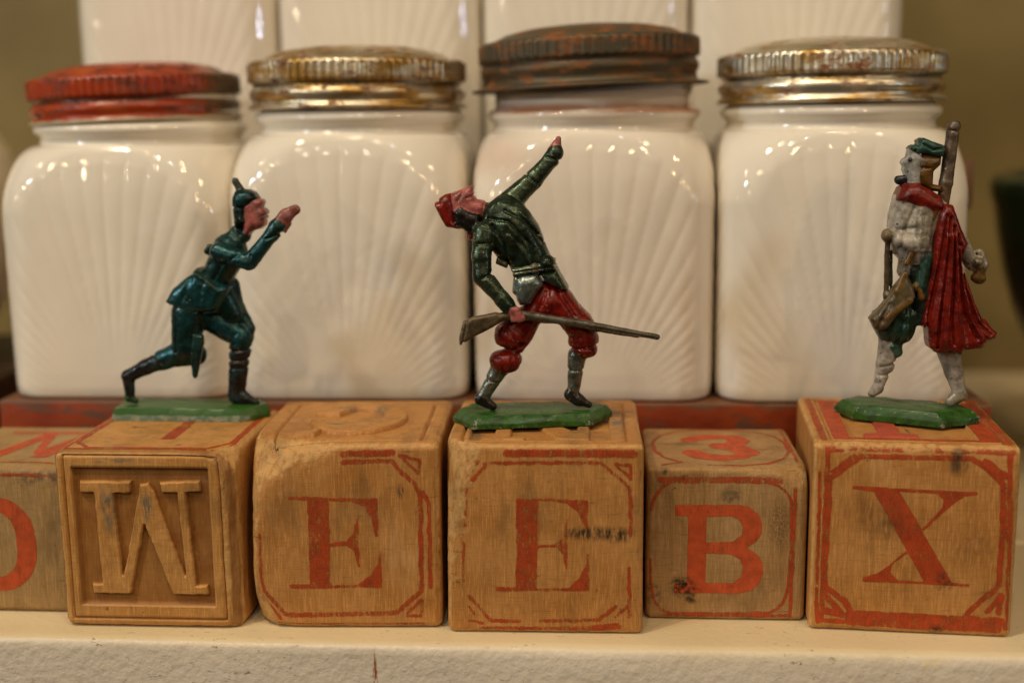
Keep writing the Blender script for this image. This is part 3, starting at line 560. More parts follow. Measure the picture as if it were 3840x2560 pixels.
SX = [st(X, *p[0], 1.7, 2.9, (.5, .5, .1), (.03, .02, .012), 1.0), st(X, *p[0], 1.3, 2.5, (.2, .2, .05), (.03, .02, .012), .9), st(X, *p[1], .7, 1.4, (2, 2, .3), (.035, .024, .014), .8), st(X, *p[2], 5, 4, (2.6, 2.6, .5), (.10, .06, .025), .40), st(X, *p[3], 3.5, 2.5, (2.6, 2.6, .6), (.06, .035, .018), .4), st(X, *p[4], 2, 2, 1.2, (.05, .03, .015), .7), st(X, *p[5], 2.4, 1, 1, (.03, .02, .012), .8), st(X, *p[6], 5, 4, (2.2, 2.2, .8), (.08, .05, .025), .25), st(X, *p[8], 3, 3, (1.2, 1.2, .2), (.60, .36, .16), .5)]
XM = wood_mat('tan_wood_scratched', TAN, TAN2, 7, SX)
X.relief = {'T': lambda u, v: np.where((u > -10.6) & (u < 10.8) & (v > -13.8) & (v < 12), .55, trel(-14.2, 14.8, -15.6, 14.6, .4, .7)(u, v))}
l_ = tlines(-14.2, 14.8, -15.6, 14.6, .4); X.lines = (l_[0]+[-10.6, 10.8], l_[1]+[-13.8, 12], [])
tX = place(X, 'tan wooden block with a printed red X in a bold double border', 64.6, 2.3, math.radians(-4.0), XM)
INKXL = ink_mat('stained_red_block_ink', INKR, .70, 8, .45, SX[:7]); INKX = ink_mat('bold_stained_red_ink', INKR, .66, 2, .35, SX[:7])
link('printed_letter', X.patch('F', shapes_sdf(XP, wob=.06, seed=2), name='printed_letter', n=210), INKXL, tX)
link('printed_border', X.patch('F', shapes_sdf(strokes=XS, wob=.13, seed=6), name='printed_border', n=210), INKX, tX)
link('printed_border', X.patch('T', shapes_sdf([[(-13.9, -15.2), (14.4, -15.2), (14.4, 14.3), (-13.9, 14.3)]], [[(-10.9, -14.1), (11.1, -14.1), (11.1, 12.2), (-10.9, 12.2)]], wob=.1, seed=3), name='printed_border', n=190), INKXL, tX)
link('printed_border', X.patch('T', shapes_sdf(strokes=[([(15.7, -15.5), (15.7, 15.5)], 1.2)], wob=.12, seed=5), name='printed_border', n=170), INKF, tX)
link('printed_border', X.patch('T', shapes_sdf(strokes=[([(-15.6, -15.5), (-15.6, 15.5)], .9)], wob=.12, seed=5), name='printed_border', n=170), INKF, tX)
link('carved_letter', X.patch('T', shapes_sdf([[(-8.2, -12.6), (1.4, -12.6), (1.4, -10.4), (-1.4, -10.2), (-1.4, 9), (-5.4, 9), (-5.4, -10.2), (-8.2, -10.4)], [(-8.2, 9), (8, 9), (8, 11), (-8.2, 11)]], wob=.08, seed=8), hfun=lambda u, v, d: .5*np.clip(-d/.3, 0, 1)**.7-.02, n=190, name='carved_letter'), ink_mat('red_painted_wood', (0.44, .07, .035), .95, 9), tX)

# --- O at the left edge
O = Block(28.9, 1.3, 6, .7, chips=[((.2, -1, 1), 20.5, .12, (.8, .5, .5))])
OM = wood_mat('grey_brown_wood', (0.33, 0.20, 0.075), (0.40, 0.25, 0.10), 9, [st(O, 8, 12, 8, 1.6, .6, (.07, .05, .03), .7), st(O, 4, 1, .9, .9, .8, BLK, .8)], (0.36, 0.20, 0.07))
tO = place(O, 'greyish wooden block cut off by the left edge, printed with a rounded red O', -101.4, 5.0, 0.0, OM)
rr = lambda cx, cz, a_, b_, r_: smooth_poly([(cx-a_, cz-b_+r_), (cx-a_, cz+b_-r_), (cx-a_+r_, cz+b_), (cx+a_-r_, cz+b_), (cx+a_, cz+b_-r_), (cx+a_, cz-b_+r_), (cx+a_-r_, cz-b_), (cx-a_+r_, cz-b_)], 2)
link('printed_letter', O.patch('F', shapes_sdf([rr(-1.6, -1.0, 7.4, 9.2, 4.5)], [rr(-1.6, -1.0, 3.6, 6.4, 2.6)], wob=.06, seed=1), name='printed_letter', n=170), INKB, tO)
link('printed_border', O.patch('F', shapes_sdf(strokes=[([(-12, 12.6), (12.4, 12.6)], .5), ([(12.6, 12), (12.6, -12)], .4)], wob=.1, seed=3), name='printed_border', n=150), INKF, tO)
link('printed_letter', O.patch('T', shapes_sdf([[(-6, -9.5), (-2.6, -9.5), (1.6, 8.5), (-1.4, 8.5)], [(3.2, -9.5), (6.6, -9.5), (9.6, 8.5), (6.8, 8.5)]], strokes=[([(0.2, 8), (3.4, -6), (8.2, 8)], 1.1), ([(-8, 9), (12, 9)], 1.0)], wob=.08, seed=5), name='printed_letter', n=160), INKB, tO)
link('printed_border', O.patch('T', shapes_sdf(strokes=[([(-12, -12.4), (12.4, -12.4), (12.4, 12)], .45)], wob=.1, seed=6), name='printed_border', n=150), INKF, tO)

# ------------------------------------------------------------------ lead soldiers
def surface_nets(D, org, hs):
    nx, ny, nz = D.shape; S = D < 0; cells = np.zeros((nx-1, ny-1, nz-1, 3)); cnt = np.zeros((nx-1, ny-1, nz-1))
    sl = lambda o, A: A[o[0]:nx-1+o[0], o[1]:ny-1+o[1], o[2]:nz-1+o[2]]
    for ax in range(3):
        o1, o2 = [k for k in range(3) if k != ax]
        for b1 in (0, 1):
            for b2 in (0, 1):
                p0 = [0, 0, 0]; p0[o1] = b1; p0[o2] = b2; p1 = list(p0); p1[ax] = 1
                d0, d1 = sl(p0, D), sl(p1, D); c = (d0 < 0) != (d1 < 0); t = np.where(c, d0/np.where(c, d0-d1, 1), 0)
                for k in range(3): cells[..., k] += np.where(c, p0[k]+(t if k == ax else 0), 0)
                cnt += c
    act = cnt > 0; idx = -np.ones(act.shape, int); idx[act] = np.arange(act.sum())
    ii = np.argwhere(act); V = org+(ii+cells[act]/cnt[act][:, None])*hs; F = []
    for ax in range(3):
        o1, o2 = (ax+1) % 3, (ax+2) % 3; s0 = [slice(1, -1)]*3; s0[ax] = slice(0, -1); s1 = list(s0); s1[ax] = slice(1, None)
        A = S[tuple(s0)]; B_ = S[tuple(s1)]; e = np.argwhere(A != B_)
        if not len(e): continue
        fl = A[tuple(e.T)]; base = e.copy(); base[:, o1] += 1; base[:, o2] += 1
        def g(a, b):
            q = base.copy(); q[:, o1] -= a; q[:, o2] -= b; return idx[tuple(q.T)]
        q = np.stack([g(1, 1), g(0, 1), g(0, 0), g(1, 0)], 1); q[~fl] = q[~fl][:, ::-1]; F.append(q)
    return V, np.concatenate(F)
class Fig:
    def __init__(s, A, Y, shear=0.0, x0=0.0, hs=.17):
        s.A = np.array(A); s.Y = Y; s.hs = hs; s.k = (abs(s.A[0][1])+abs(s.A[1][2]))/2; s.shear = shear; s.x0 = x0
    def p(s, x, z): v = s.A@np.array([1, x, z]); return (v[0], v[1])
    def prims(s, L):
        out = []
        for q in L:
            t = q[0]
            if t == 'c': _, x0, z0, r0, x1, z1, r1, y0, y1, ys, col = q; a = s.p(x0, z0); b = s.p(x1, z1); out.append(('c', np.array([a[0], y0, a[1]]), r0*s.k, np.array([b[0], y1, b[1]]), r1*s.k, ys, col))
            elif t == 'p': _, pts, y, hf, rd, col = q; out.append(('p', [s.p(*v) for v in pts], y, hf, rd, col))
            elif t == 'e': _, x, z, rx, rz, y, ry, col = q; a = s.p(x, z); out.append(('e', np.array([a[0], y, a[1]]), np.array([rx*s.k, ry, rz*s.k]), col))
            elif t == 'g': _, pts, wd, dep = q; out.append(('g', [s.p(*v) for v in pts], wd*s.k*.85, max(-.5, min(.62, dep*1.7))))
        return out
    def dist(s, q, P):
        if q[0] == 'c':
            _, a, ra, b, rb, ys, _c = q; Pa = P-a; ba = b-a; sc = np.array([1, 1/ys, 1]); Pa = Pa*sc; ba = ba*sc
            t = np.clip((Pa@ba)/(ba@ba+1e-9), 0, 1); return np.linalg.norm(Pa-t[..., None]*ba, axis=-1)-(ra+t*(rb-ra))
        if q[0] == 'e':
            d = (P-q[1])/q[2]; k0 = np.linalg.norm(d, axis=-1); k1 = np.linalg.norm(d/q[2], axis=-1); return k0*(k0-1)/np.maximum(k1, 1e-6)
        if q[0] == 'p':
            _, pts, y, hf, rd, _c = q; d2 = poly_sdf(P[..., 0], P[..., 2], pts)+rd; dy = np.abs(P[..., 1]-y)-(hf-rd)
            return np.minimum(np.maximum(d2, dy), 0)+np.hypot(np.maximum(d2, 0), np.maximum(dy, 0))-rd
    def box(s, q):
        if q[0] == 'c': r = max(q[2], q[4]); m_ = r*np.array([1, q[5], 1]); return np.minimum(q[1], q[3])-m_, np.maximum(q[1], q[3])+m_
        if q[0] == 'e': return q[1]-q[2], q[1]+q[2]
        a = np.array(q[1]); return np.array([a[:, 0].min(), q[2]-q[3], a[:, 1].min()]), np.array([a[:, 0].max(), q[2]+q[3], a[:, 1].max()])
    def build(s, L, name, parent, mat, blend=.5):
        Q = s.prims(L); S = [q for q in Q if q[0] != 'g']; G = [q for q in Q if q[0] == 'g']
        bx = [s.box(q) for q in S]; lo = np.min([b[0] for b in bx], 0)-1.2; hi = np.max([b[1] for b in bx], 0)+1.2; hs = s.hs
        n_ = np.ceil((hi-lo)/hs).astype(int)+1; ax = [lo[k]+np.arange(n_[k])*hs for k in range(3)]
        D = np.full(n_, 5.0)
        for q, (b0, b1) in zip(S, bx):
            i0 = np.maximum(((b0-1.1-lo)/hs).astype(int), 0); i1 = np.minimum(((b1+1.1-lo)/hs).astype(int)+2, n_)
            sl = tuple(slice(a, b) for a, b in zip(i0, i1)); P = np.stack(np.meshgrid(*[ax[k][sl[k]] for k in range(3)], indexing='ij'), -1)
            d = s.dist(q, P) if q[0] != 'p' else s.pfast(q, ax, sl)
            o_ = D[sl]; k = blend; hh_ = np.maximum(k-np.abs(o_-d), 0)/k; D[sl] = np.minimum(o_, d)-hh_*hh_*k*.25
        if G:
            XX, ZZ = np.meshgrid(ax[0], ax[2], indexing='ij'); add = np.zeros(XX.shape)
            for _, pts, wd, dep in G:
                dd = np.min([seg_dist(XX, ZZ, a, b) for a, b in zip(pts[:-1], pts[1:])], 0); add += dep*np.exp(-(dd/wd)**2)
            D = D+add[:, None, :]
        XX = np.stack(np.meshgrid(*ax, indexing='ij'), -1)
        near = np.abs(D) < .6; pn = XX[near]; D[near] += fbm(pn*.9+s.Y, 2)*.05+fbm(pn*2.6, 2)*.02
        V, F = surface_nets(D, lo, hs)
        dist = np.stack([s.dist(q, V) for q in S], 1); c = np.array([(*q[-1], 0.0)[:4] for q in S])[np.argmin(dist, 1)]
        V[:, 1] += s.Y+s.shear*(V[:, 0]-s.x0); me = mesh(name, V-s.org, F); cattr(me, 'paint', c)
        return link(name, me, mat, parent)
    def pfast(s, q, ax, sl):
        XX, ZZ = np.meshgrid(ax[0][sl[0]], ax[2][sl[2]], indexing='ij'); _, pts, y, hf, rd, _c = q
        d2 = (poly_sdf(XX, ZZ, pts)+rd)[:, None, :]; dy = (np.abs(ax[1][sl[1]]-y)-(hf-rd))[None, :, None]
        return np.minimum(np.maximum(d2, dy), 0)+np.hypot(np.maximum(d2, 0), np.maximum(dy, 0))-rd

def lead_paint(name, wear, metal=(0.26, 0.23, 0.19), metallic=.15, rough=.30, seed=0, sheen=None):
    n = N(name); a = n.attr('paint', 'Color'); off = (seed, seed*2.3, 5)
    v = n.noise(.55, 4, .6, off); col = n.mix(n.ramp(v, .35, .70), a, n.mix(1.0, a, (.42, .42, .38), 'MULTIPLY'))
    if sheen: col = n.mix(n.math('MULTIPLY', n.ramp(n.noise(.35, 3, .6, (seed, 1, 9)), .45, .75), .4), col, sheen)
    pt = n.ramp(n.pointy(), .515, .60); nz = n.noise(1.9, 5, .70, off)
    ch = n.ramp(n.math('ADD', nz, n.math('MULTIPLY', pt, .20)), wear, wear+.05)
    col = n.mix(ch, col, metal)
    n.set(Base_Color=col, Metallic=n.math('ADD', n.math('MULTIPLY', ch, .6), n.math('ADD', n.attr('paint', 'Alpha'), metallic), True), Roughness=n.ramp(nz, .3, .7, rough-.06, rough+.16), Coat_Weight=.10, Coat_Roughness=.12, Specular_IOR_Level=.35)
    n.bump(n.math('SUBTRACT', n.noise(1.1, 4, .6, off), n.math('MULTIPLY', ch, .25)), .40, .20); return n.m
def base_mesh(fig, bot, z0, top_z, inset, parent, mat):
    bot = np.array(bot, float); c = bot.mean(0); out = []
    pts = []
    for k in range(len(bot)):                # subdivide the outline
        for t in np.linspace(0, 1, 14, endpoint=False): pts.append(bot[k]*(1-t)+bot[(k+1) % len(bot)]*t)
    pts = np.array(pts); n_ = len(pts)
    rings = [(1.0-.02, z0), (1.0, z0+.15), (1.0, z0+(top_z-z0)*.40), (.99, z0+(top_z-z0)*.48), (1-inset, top_z-.10), (1-inset*1.25, top_z), (.55, top_z+.05), (.25, top_z+.08), (.03, top_z+.08)]
    V = []
    ext = np.array([np.ptp(bot[:, 0]), np.ptp(bot[:, 1])]); 
    for j, (sc, z) in enumerate(rings):
        mm = ext.min()/ext; s_ = 1-(1-sc)*mm if sc > .6 else np.array([sc, sc])
        P = c+(pts-c)*s_; nz = fbm(np.stack([P[:, 0], P[:, 1], np.full(n_, z)], 1)*.5, 2)*.16
        P = P+np.stack([fbm(np.stack([P[:, 0], P[:, 1], np.full(n_, z+7)], 1)*.45, 2), fbm(np.stack([P[:, 0], P[:, 1], np.full(n_, z+27)], 1)*.45, 2)], 1)*.16
        V.append(np.stack([P[:, 0], P[:, 1], z+(nz if j > 2 else 0*nz)], 1))
    V = np.concatenate(V); i = np.arange(n_); k = (i+1) % n_
    F = np.concatenate([np.stack([j*n_+i, j*n_+k, (j+1)*n_+k, (j+1)*n_+i], 1) for j in range(len(rings)-1)]).tolist(); F.append(list(range(n_-1, -1, -1))); F.append([(len(rings)-1)*n_+q for q in range(n_)])
    me = mesh('base', V-fig.org, F, True); cattr(me, 'paint', np.tile([.024, .092, .009, 0], (len(V), 1)))
    try:
        me.set_sharp_from_angle(angle=math.radians(28))
    except Exception: pass
    return link('base', me, mat, parent)
GB = lead_paint('green_enamel', .67, (0.36, 0.33, 0.27), 0.0, .34, 3)
n = N('green_enamel_worn_edge'); a = n.attr('paint', 'Color')
zz = n.math('ADD', n.vec('DOT_PRODUCT', n.co(), (0, 0, 1)), n.math('MULTIPLY', n.noise((.5, .5, 1.5), 4, .6), .9)); fr = n.ramp(zz, 1.5, 1.9, 1, 0)
yy = n.ramp(n.vec('DOT_PRODUCT', n.co(), (0, 1, 0)), -4.2, -3.6, 1, 0)
n.set(Base_Color=n.mix(n.math('MULTIPLY', fr, n.math('MULTIPLY', yy, .9)), a, n.mix(n.ramp(n.noise(.8, 4, .6), .4, .62), (0.12, .19, .14), (.30, .31, .24))), Roughness=.36); n.bump(n.noise(1, 4), .4, .15)
GB1 = n.m

# --- running figure in a spiked helmet
F1 = Fig([[-85.468043, .034641, -.001954], [83.258338, -3.9e-05, -.034289]], 25.2); F1.org = np.array([-71.5, 25.2, 33.4])
TEAL = (.009, .040, .036, .45); TEALB = (.014, .070, .076, .55); BOOT = (.012, .012, .012, .2); SKIN = (.40, .115, .095); DK = (.018, .045, .034, .4)
t1 = thing('toy_soldier', 'lead toy soldier in dark teal uniform and spiked helmet lunging forward with one hand raised', 'toy soldier', F1.org, 0, 'painted lead toy soldiers')
M1 = lead_paint('teal_lead_paint', .665, (.30, .26, .18), .0, .27, 1, (.02, .12, .14))
mz1 = lambda L: [(645.75+x*.33337, 30.75+y*.33337) for x, y in L]
body1 = [('c', 635, 640, 86, 712, 492, 100, 0, -.2, 1.0, TEAL), ('c', 700, 470, 82, 775, 385, 40, 0, 0, 1.0, TEAL), ('c', 745, 385, 40, 790, 405, 40, 0, 0, 1.1, DK),
  ('c', 675, 487, 54, 850, 540, 46, -3.0, -4.2, 1, TEALB), ('c', 860, 535, 46, 985, 375, 37, -4.2, -3.4, 1, TEALB), ('c', 975, 385, 42, 1003, 345, 45, -3.4, -3.2, 1, TEAL),
  ('c', 1005, 335, 33, 1045, 292, 40, -3.2, -3, .75, SKIN), ('c', 1045, 288, 38, 1098, 254, 29, -3, -2.8, .6, SKIN), ('c', 1030, 370, 20, 1050, 330, 26, -2.2, -2.4, .8, SKIN), ('c', 965, 335, 14, 975, 325, 13, -3.0, -3.0, .8, SKIN),
  ('c', 650, 740, 85, 715, 860, 70, .8, .8, .9, TEAL), ('c', 700, 690, 48, 735, 835, 44, 2.0, 2.0, 1, TEAL), ('c', 745, 835, 38, 818, 940, 33, 2.2, .9, 1, TEAL), ('c', 812, 935, 30, 818, 985, 26, .9, .8, .9, (.10, .05, .035)),
  ('p', mz1([(600, 440), (680, 490), (755, 515), (782, 560), (752, 640), (800, 668), (845, 730), (822, 795), (834, 838), (808, 880), (800, 945), (720, 1003), (620, 1025), (545, 1095), (470, 1080), (440, 900), (440, 600)]), 0, 2.2, 1.3, SKIN),
  ('c', 480, 840, 96, 468, 1040, 84, -.8, -1.0, .95, TEAL), ('c', 430, 1085, 68, 520, 1085, 62, -1, -.6, .9, TEAL), ('c', 400, 1085, 66, 330, 1115, 58, -1, -.8, .9, TEALB), ('c', 335, 1112, 56, 225, 1160, 44, -.8, -.4, .95, BOOT), ('c', 225, 1160, 44, 118, 1215, 37, -.4, 0, .95, BOOT), ('c', 116, 1220, 38, 126, 1330, 27, 0, 0, .95, BOOT), ('c', 120, 1345, 26, 160, 1362, 16, 0, 0, 1.2, (.03, .07, .02)),
  ('c', 565, 860, 84, 768, 985, 68, 1.0, .6, .95, TEALB), ('c', 770, 985, 66, 768, 1040, 64, .6, .5, .95, TEAL), ('c', 766, 1045, 64, 748, 1300, 50, .5, .5, .95, BOOT), ('c', 742, 1335, 45, 790, 1345, 42, .4, .2, .9, BOOT), ('c', 790, 1345, 40, 862, 1372, 24, .2, 0, .9, BOOT),
  ('c', 585, 490, 20, 600, 470, 22, -.5, -.5, 1, DK),
  ('g', [(690, 1065), (835, 1050)], 10, .28), ('g', [(700, 1120), (830, 1115)], 9, .22), ('g', [(705, 1165), (820, 1160)], 9, .16), ('g', [(430, 850), (430, 1060)], 9, .2), ('g', [(800, 500), (690, 560), (640, 650)], 12, .15), ('g', [(775, 395), (740, 372)], 9, .25), ('g', [(955, 410), (1030, 380)], 9, .22), ('g', [(282, 1090), (330, 1150)], 11, .28), ('g', mz1([(770, 850), (830, 842)]), 5, .25), ('g', mz1([(790, 770), (840, 768)]), 5, .22), ('g', [(760, 960), (700, 1030)], 12, .12), ('g', [(870, 500), (885, 560)], 10, .2)]
F1.build(body1, 'body', t1, M1)
F1.build([('p', [(545, 590), (640, 640), (732, 690), (700, 760), (662, 836), (560, 848), (440, 828), (362, 770), (400, 700), (470, 640)], -.3, 3.9, 2.2, TEALB), ('c', 545, 605, 26, 660, 690, 26, -.3, -.3, 4.2, DK),
          ('g', [(400, 790), (470, 822), (560, 832), (650, 815)], 7, .22), ('g', [(590, 660), (560, 840)], 16, .12), ('g', [(520, 640), (450, 810)], 18, .12)], 'coat_skirt', t1, M1, .4)
F1.build([('p', mz1([(292, 375), (420, 350), (520, 345), (612, 388), (690, 480), (650, 560), (560, 645), (472, 622), (482, 760), (555, 885), (480, 950), (300, 955), (282, 800), (252, 620), (252, 500)]), 0, 2.75, 1.9, (.012, .03, .028, .4)), ('c', 763, 138, 20, 740, 100, 20, 0, 0, 1, (.05, .055, .035)), ('c', 775, 160, 24, 760, 135, 18, 0, 0, 1, DK),
          ('e', 790, 200, 58, 55, 0, 2.9, (.02, .08, .09, .6)), ('g', mz1([(250, 640), (470, 625), (640, 560)]), 6, .2)], 'helmet', t1, M1, .35)
F1.build([('p', [(530, 950), (585, 960), (590, 1000), (550, 1200), (536, 1212), (524, 1190), (512, 1090)], -3.0, .7, .4, DK)], 'scabbard', t1, M1, .3)
base_mesh(F1, [(-85.9, 20.6), (-60.0, 20.2), (-57.3, 22.0), (-55.6, 25.8), (-57.8, 29.6), (-84.4, 31.0), (-86.6, 28)], 33.42, 36.0, .10, t1, GB1)

# --- falling figure with rifle
F2 = Fig([[-22.058489, .037087, -.000256], [89.728425, -7.5e-05, -.037367]], 17.0, .06, -3.0); F2.org = np.array([-3.0, 17.0, 35.0])
GRN = (.028, .046, .026, .55); GRN2 = (.068, .098, .060, .68); RED2 = (.185, .008, .003); SILV = (.22, .25, .22, .8); PINK = (.44, .13, .12); BLACK = (.012, .009, .007); REDH = (.22, .012, .005)
t2 = thing('toy_soldier', 'lead toy soldier in green jacket and baggy red trousers falling backwards with a rifle', 'toy soldier', F2.org, 0, 'painted lead toy soldiers')
M2 = lead_paint('green_red_lead_paint', .66, (.42, .30, .14), .0, .26, 4, None)
mz2 = lambda L: [(x*.3051, 239.3+y*.3051) for x, y in L]
body2 = [('p', [(300, 380), (360, 335), (430, 335), (492, 385), (560, 480), (610, 610), (640, 690), (600, 725), (440, 725), (415, 670), (365, 640), (300, 560), (285, 450)], 0, 3.9, 2.9, GRN), ('e', 430, 480, 110, 120, -1.4, 3.6, GRN2),
  ('c', 420, 365, 60, 530, 262, 46, .8, 1.4, 1, GRN2), ('c', 530, 262, 46, 632, 150, 37, 1.4, 1.6, 1, GRN2), ('c', 618, 165, 39, 642, 132, 40, 1.6, 1.6, 1, GRN), ('c', 640, 115, 34, 655, 65, 15, 1.6, 1.6, .7, PINK),
  ('c', 300, 505, 56, 285, 620, 47, -2.8, -3.6, 1, GRN2), ('c', 285, 620, 46, 292, 715, 47, -3.6, -4.2, 1, GRN), ('c', 292, 715, 47, 400, 840, 36, -4.2, -4.6, 1, GRN2), ('c', 390, 830, 38, 412, 856, 39, -4.6, -4.6, 1, GRN), ('c', 425, 870, 30, 455, 905, 34, -4.5, -4.2, .9, PINK), ('c', 470, 900, 20, 485, 918, 18, -5.2, -5.2, .9, PINK), ('c', 440, 880, 16, 445, 925, 15, -5.6, -5.4, .9, PINK), ('c', 462, 875, 15, 470, 925, 15, -5.6, -5.4, .9, PINK),
  ('p', mz2([(430, 265), (560, 215), (735, 150), (798, 150), (792, 240), (832, 360), (965, 390), (1000, 500), (940, 640), (740, 600), (600, 640), (430, 600), (380, 420)]), 0, 2.3, 1.5, PINK), ('p', mz2([(480, 540), (600, 455), (700, 530), (760, 555), (890, 590), (905, 800), (835, 900), (700, 900), (640, 830), (480, 780)]), -.5, 2.4, 1.2, BLACK), ('e', 226, 522, 23, 28, -.6, 1.3, PINK), ('c', 295, 408, 42, 320, 440, 46, 0, 0, .9, (.10, .11, .11)),
  ('p', [(580, 750), (700, 785), (760, 870), (820, 930), (852, 990), (835, 1060), (720, 1040), (660, 968), (570, 962), (530, 1040), (480, 1110), (400, 1120), (345, 1060), (345, 985), (400, 930), (500, 865)], 0, 3.7, 2.9, RED2), ('e', 784, 1052, 77, 78, 0, 3.2, RED2), ('e', 800, 1105, 55, 38, 0, 2.8, RED2), ('e', 432, 1020, 92, 72, -.8, 3.4, RED2), ('e', 395, 1145, 82, 56, -.8, 3.1, RED2), ('e', 400, 1180, 62, 32, -.8, 2.7, RED2), ('e', 620, 850, 90, 80, -.6, 3.6, RED2),
  ('c', 362, 1195, 46, 285, 1325, 31, -.8, -.8, 1, SILV), ('c', 270, 1345, 34, 330, 1380, 22, -.8, -1.2, 1, BLACK), ('c', 752, 1130, 47, 738, 1290, 33, 0, 0, 1, SILV), ('c', 725, 1330, 38, 760, 1355, 32, 0, -.4, .9, BLACK), ('c', 760, 1355, 28, 815, 1378, 17, -.4, -.8, .9, BLACK),
  ('g', [(320, 440), (420, 450), (520, 560), (545, 660)], 9, .28), ('g', [(340, 470), (400, 560), (410, 650)], 9, .30), ('g', [(400, 400), (500, 450), (580, 560)], 8, .22), ('g', [(420, 520), (490, 600), (520, 650)], 11, -.2), ('g', [(470, 420), (560, 520)], 9, .16), ('g', [(255, 560), (330, 555)], 10, .28), ('g', [(300, 720), (340, 700)], 10, .25), ('g', [(600, 800), (560, 900)], 12, .2), ('g', [(660, 800), (740, 920)], 12, .2), ('g', [(620, 780), (640, 920)], 9, .14), ('g', [(340, 1085), (440, 1085), (480, 1060)], 14, .35), ('g', [(400, 970), (470, 1060)], 12, .2), ('g', [(720, 1090), (850, 1075)], 10, .22), ('g', [(770, 1000), (790, 1080)], 12, .15), ('g', [(370, 1130), (390, 1190)], 10, .2), ('g', [(430, 1130), (425, 1190)], 10, .2), ('g', [(560, 285), (500, 235)], 8, .2), ('g', [(600, 150), (665, 170)], 8, .2), ('g', [(290, 1240), (360, 1260)], 8, .14), ('g', [(705, 1200), (790, 1205)], 8, .14), ('g', mz2([(700, 330), (800, 300)]), 6, .2), ('g', mz2([(560, 380), (640, 230)]), 7, .2)]
F2.build(body2, 'body', t2, M2)
F2.build([('p', mz2([(132, 440), (180, 400), (240, 392), (245, 340), (330, 285), (430, 262), (500, 420), (500, 700), (645, 822), (560, 832), (330, 797), (228, 640)]), 0, 2.7, 1.6, REDH), ('e', 112, 348, 15, 15, -1.6, 1.2, (.25, .12, .10)), ('g', mz2([(160, 440), (330, 790)]), 7, .2)], 'cap', t2, M2, .35)
F2.build([('p', [(425, 682), (545, 655), (642, 645), (648, 688), (550, 702), (440, 722)], -.2, 4.3, 1.2, (.16, .20, .14, .7)), ('e', 608, 655, 38, 42, -3.4, 1.9, GRN), ('e', 545, 680, 20, 26, -3.8, 1.0, (.12, .10, .06)), ('g', [(430, 702), (640, 668)], 5, .25), ('p', [(360, 625), (412, 655), (408, 685), (350, 660)], -1.5, 1.4, .7, (.08, .09, .05))], 'belt', t2, M2, .3)
F2.build([('p', [(440, 715), (560, 700), (590, 760), (560, 800), (520, 862), (470, 866), (432, 800)], -1.0, 3.6, 2.0, (.26, .31, .28, .7)), ('p', [(560, 700), (650, 688), (712, 795), (690, 802), (590, 752)], 0, 3.9, 1.5, GRN2), ('g', [(570, 720), (600, 770), (700, 800)], 8, .2), ('g', [(470, 730), (450, 820)], 14, .15)], 'coat_skirt', t2, M2, .4)
GUN = (.14, .10, .055); GUNM = (.13, .115, .085)
MG = lead_paint('rifle_lead_paint', .64, (.24, .20, .14), .45, .38, 7)
F2.build([('p', [(196, 935), (240, 912), (360, 890), (400, 905), (395, 930), (345, 962), (260, 1005), (178, 1052), (176, 1010)], -4.6, 1.0, .7, GUN), ('c', 390, 912, 22, 560, 915, 20, -4.6, -4.6, .9, GUN), ('c', 480, 902, 20, 800, 955, 20, -4.6, -4.6, 1, GUNM), ('c', 790, 952, 19, 1148, 1020, 14, -4.6, -4.4, 1, GUNM), ('c', 820, 975, 12, 1050, 1014, 10, -4.4, -4.4, 1, GUN), ('g', [(800, 962), (1140, 1024)], 3.5, .16), ('g', [(215, 935), (195, 1040)], 6, .16)], 'rifle', t2, MG, .3)
base_mesh(F2, [(-17.9, 15.6), (-13.6, 9.3), (8.4, 12.9), (12.2, 20.6), (9.2, 24.4), (-15.4, 22.4)], 35.03, 37.3, .14, t2, GB)

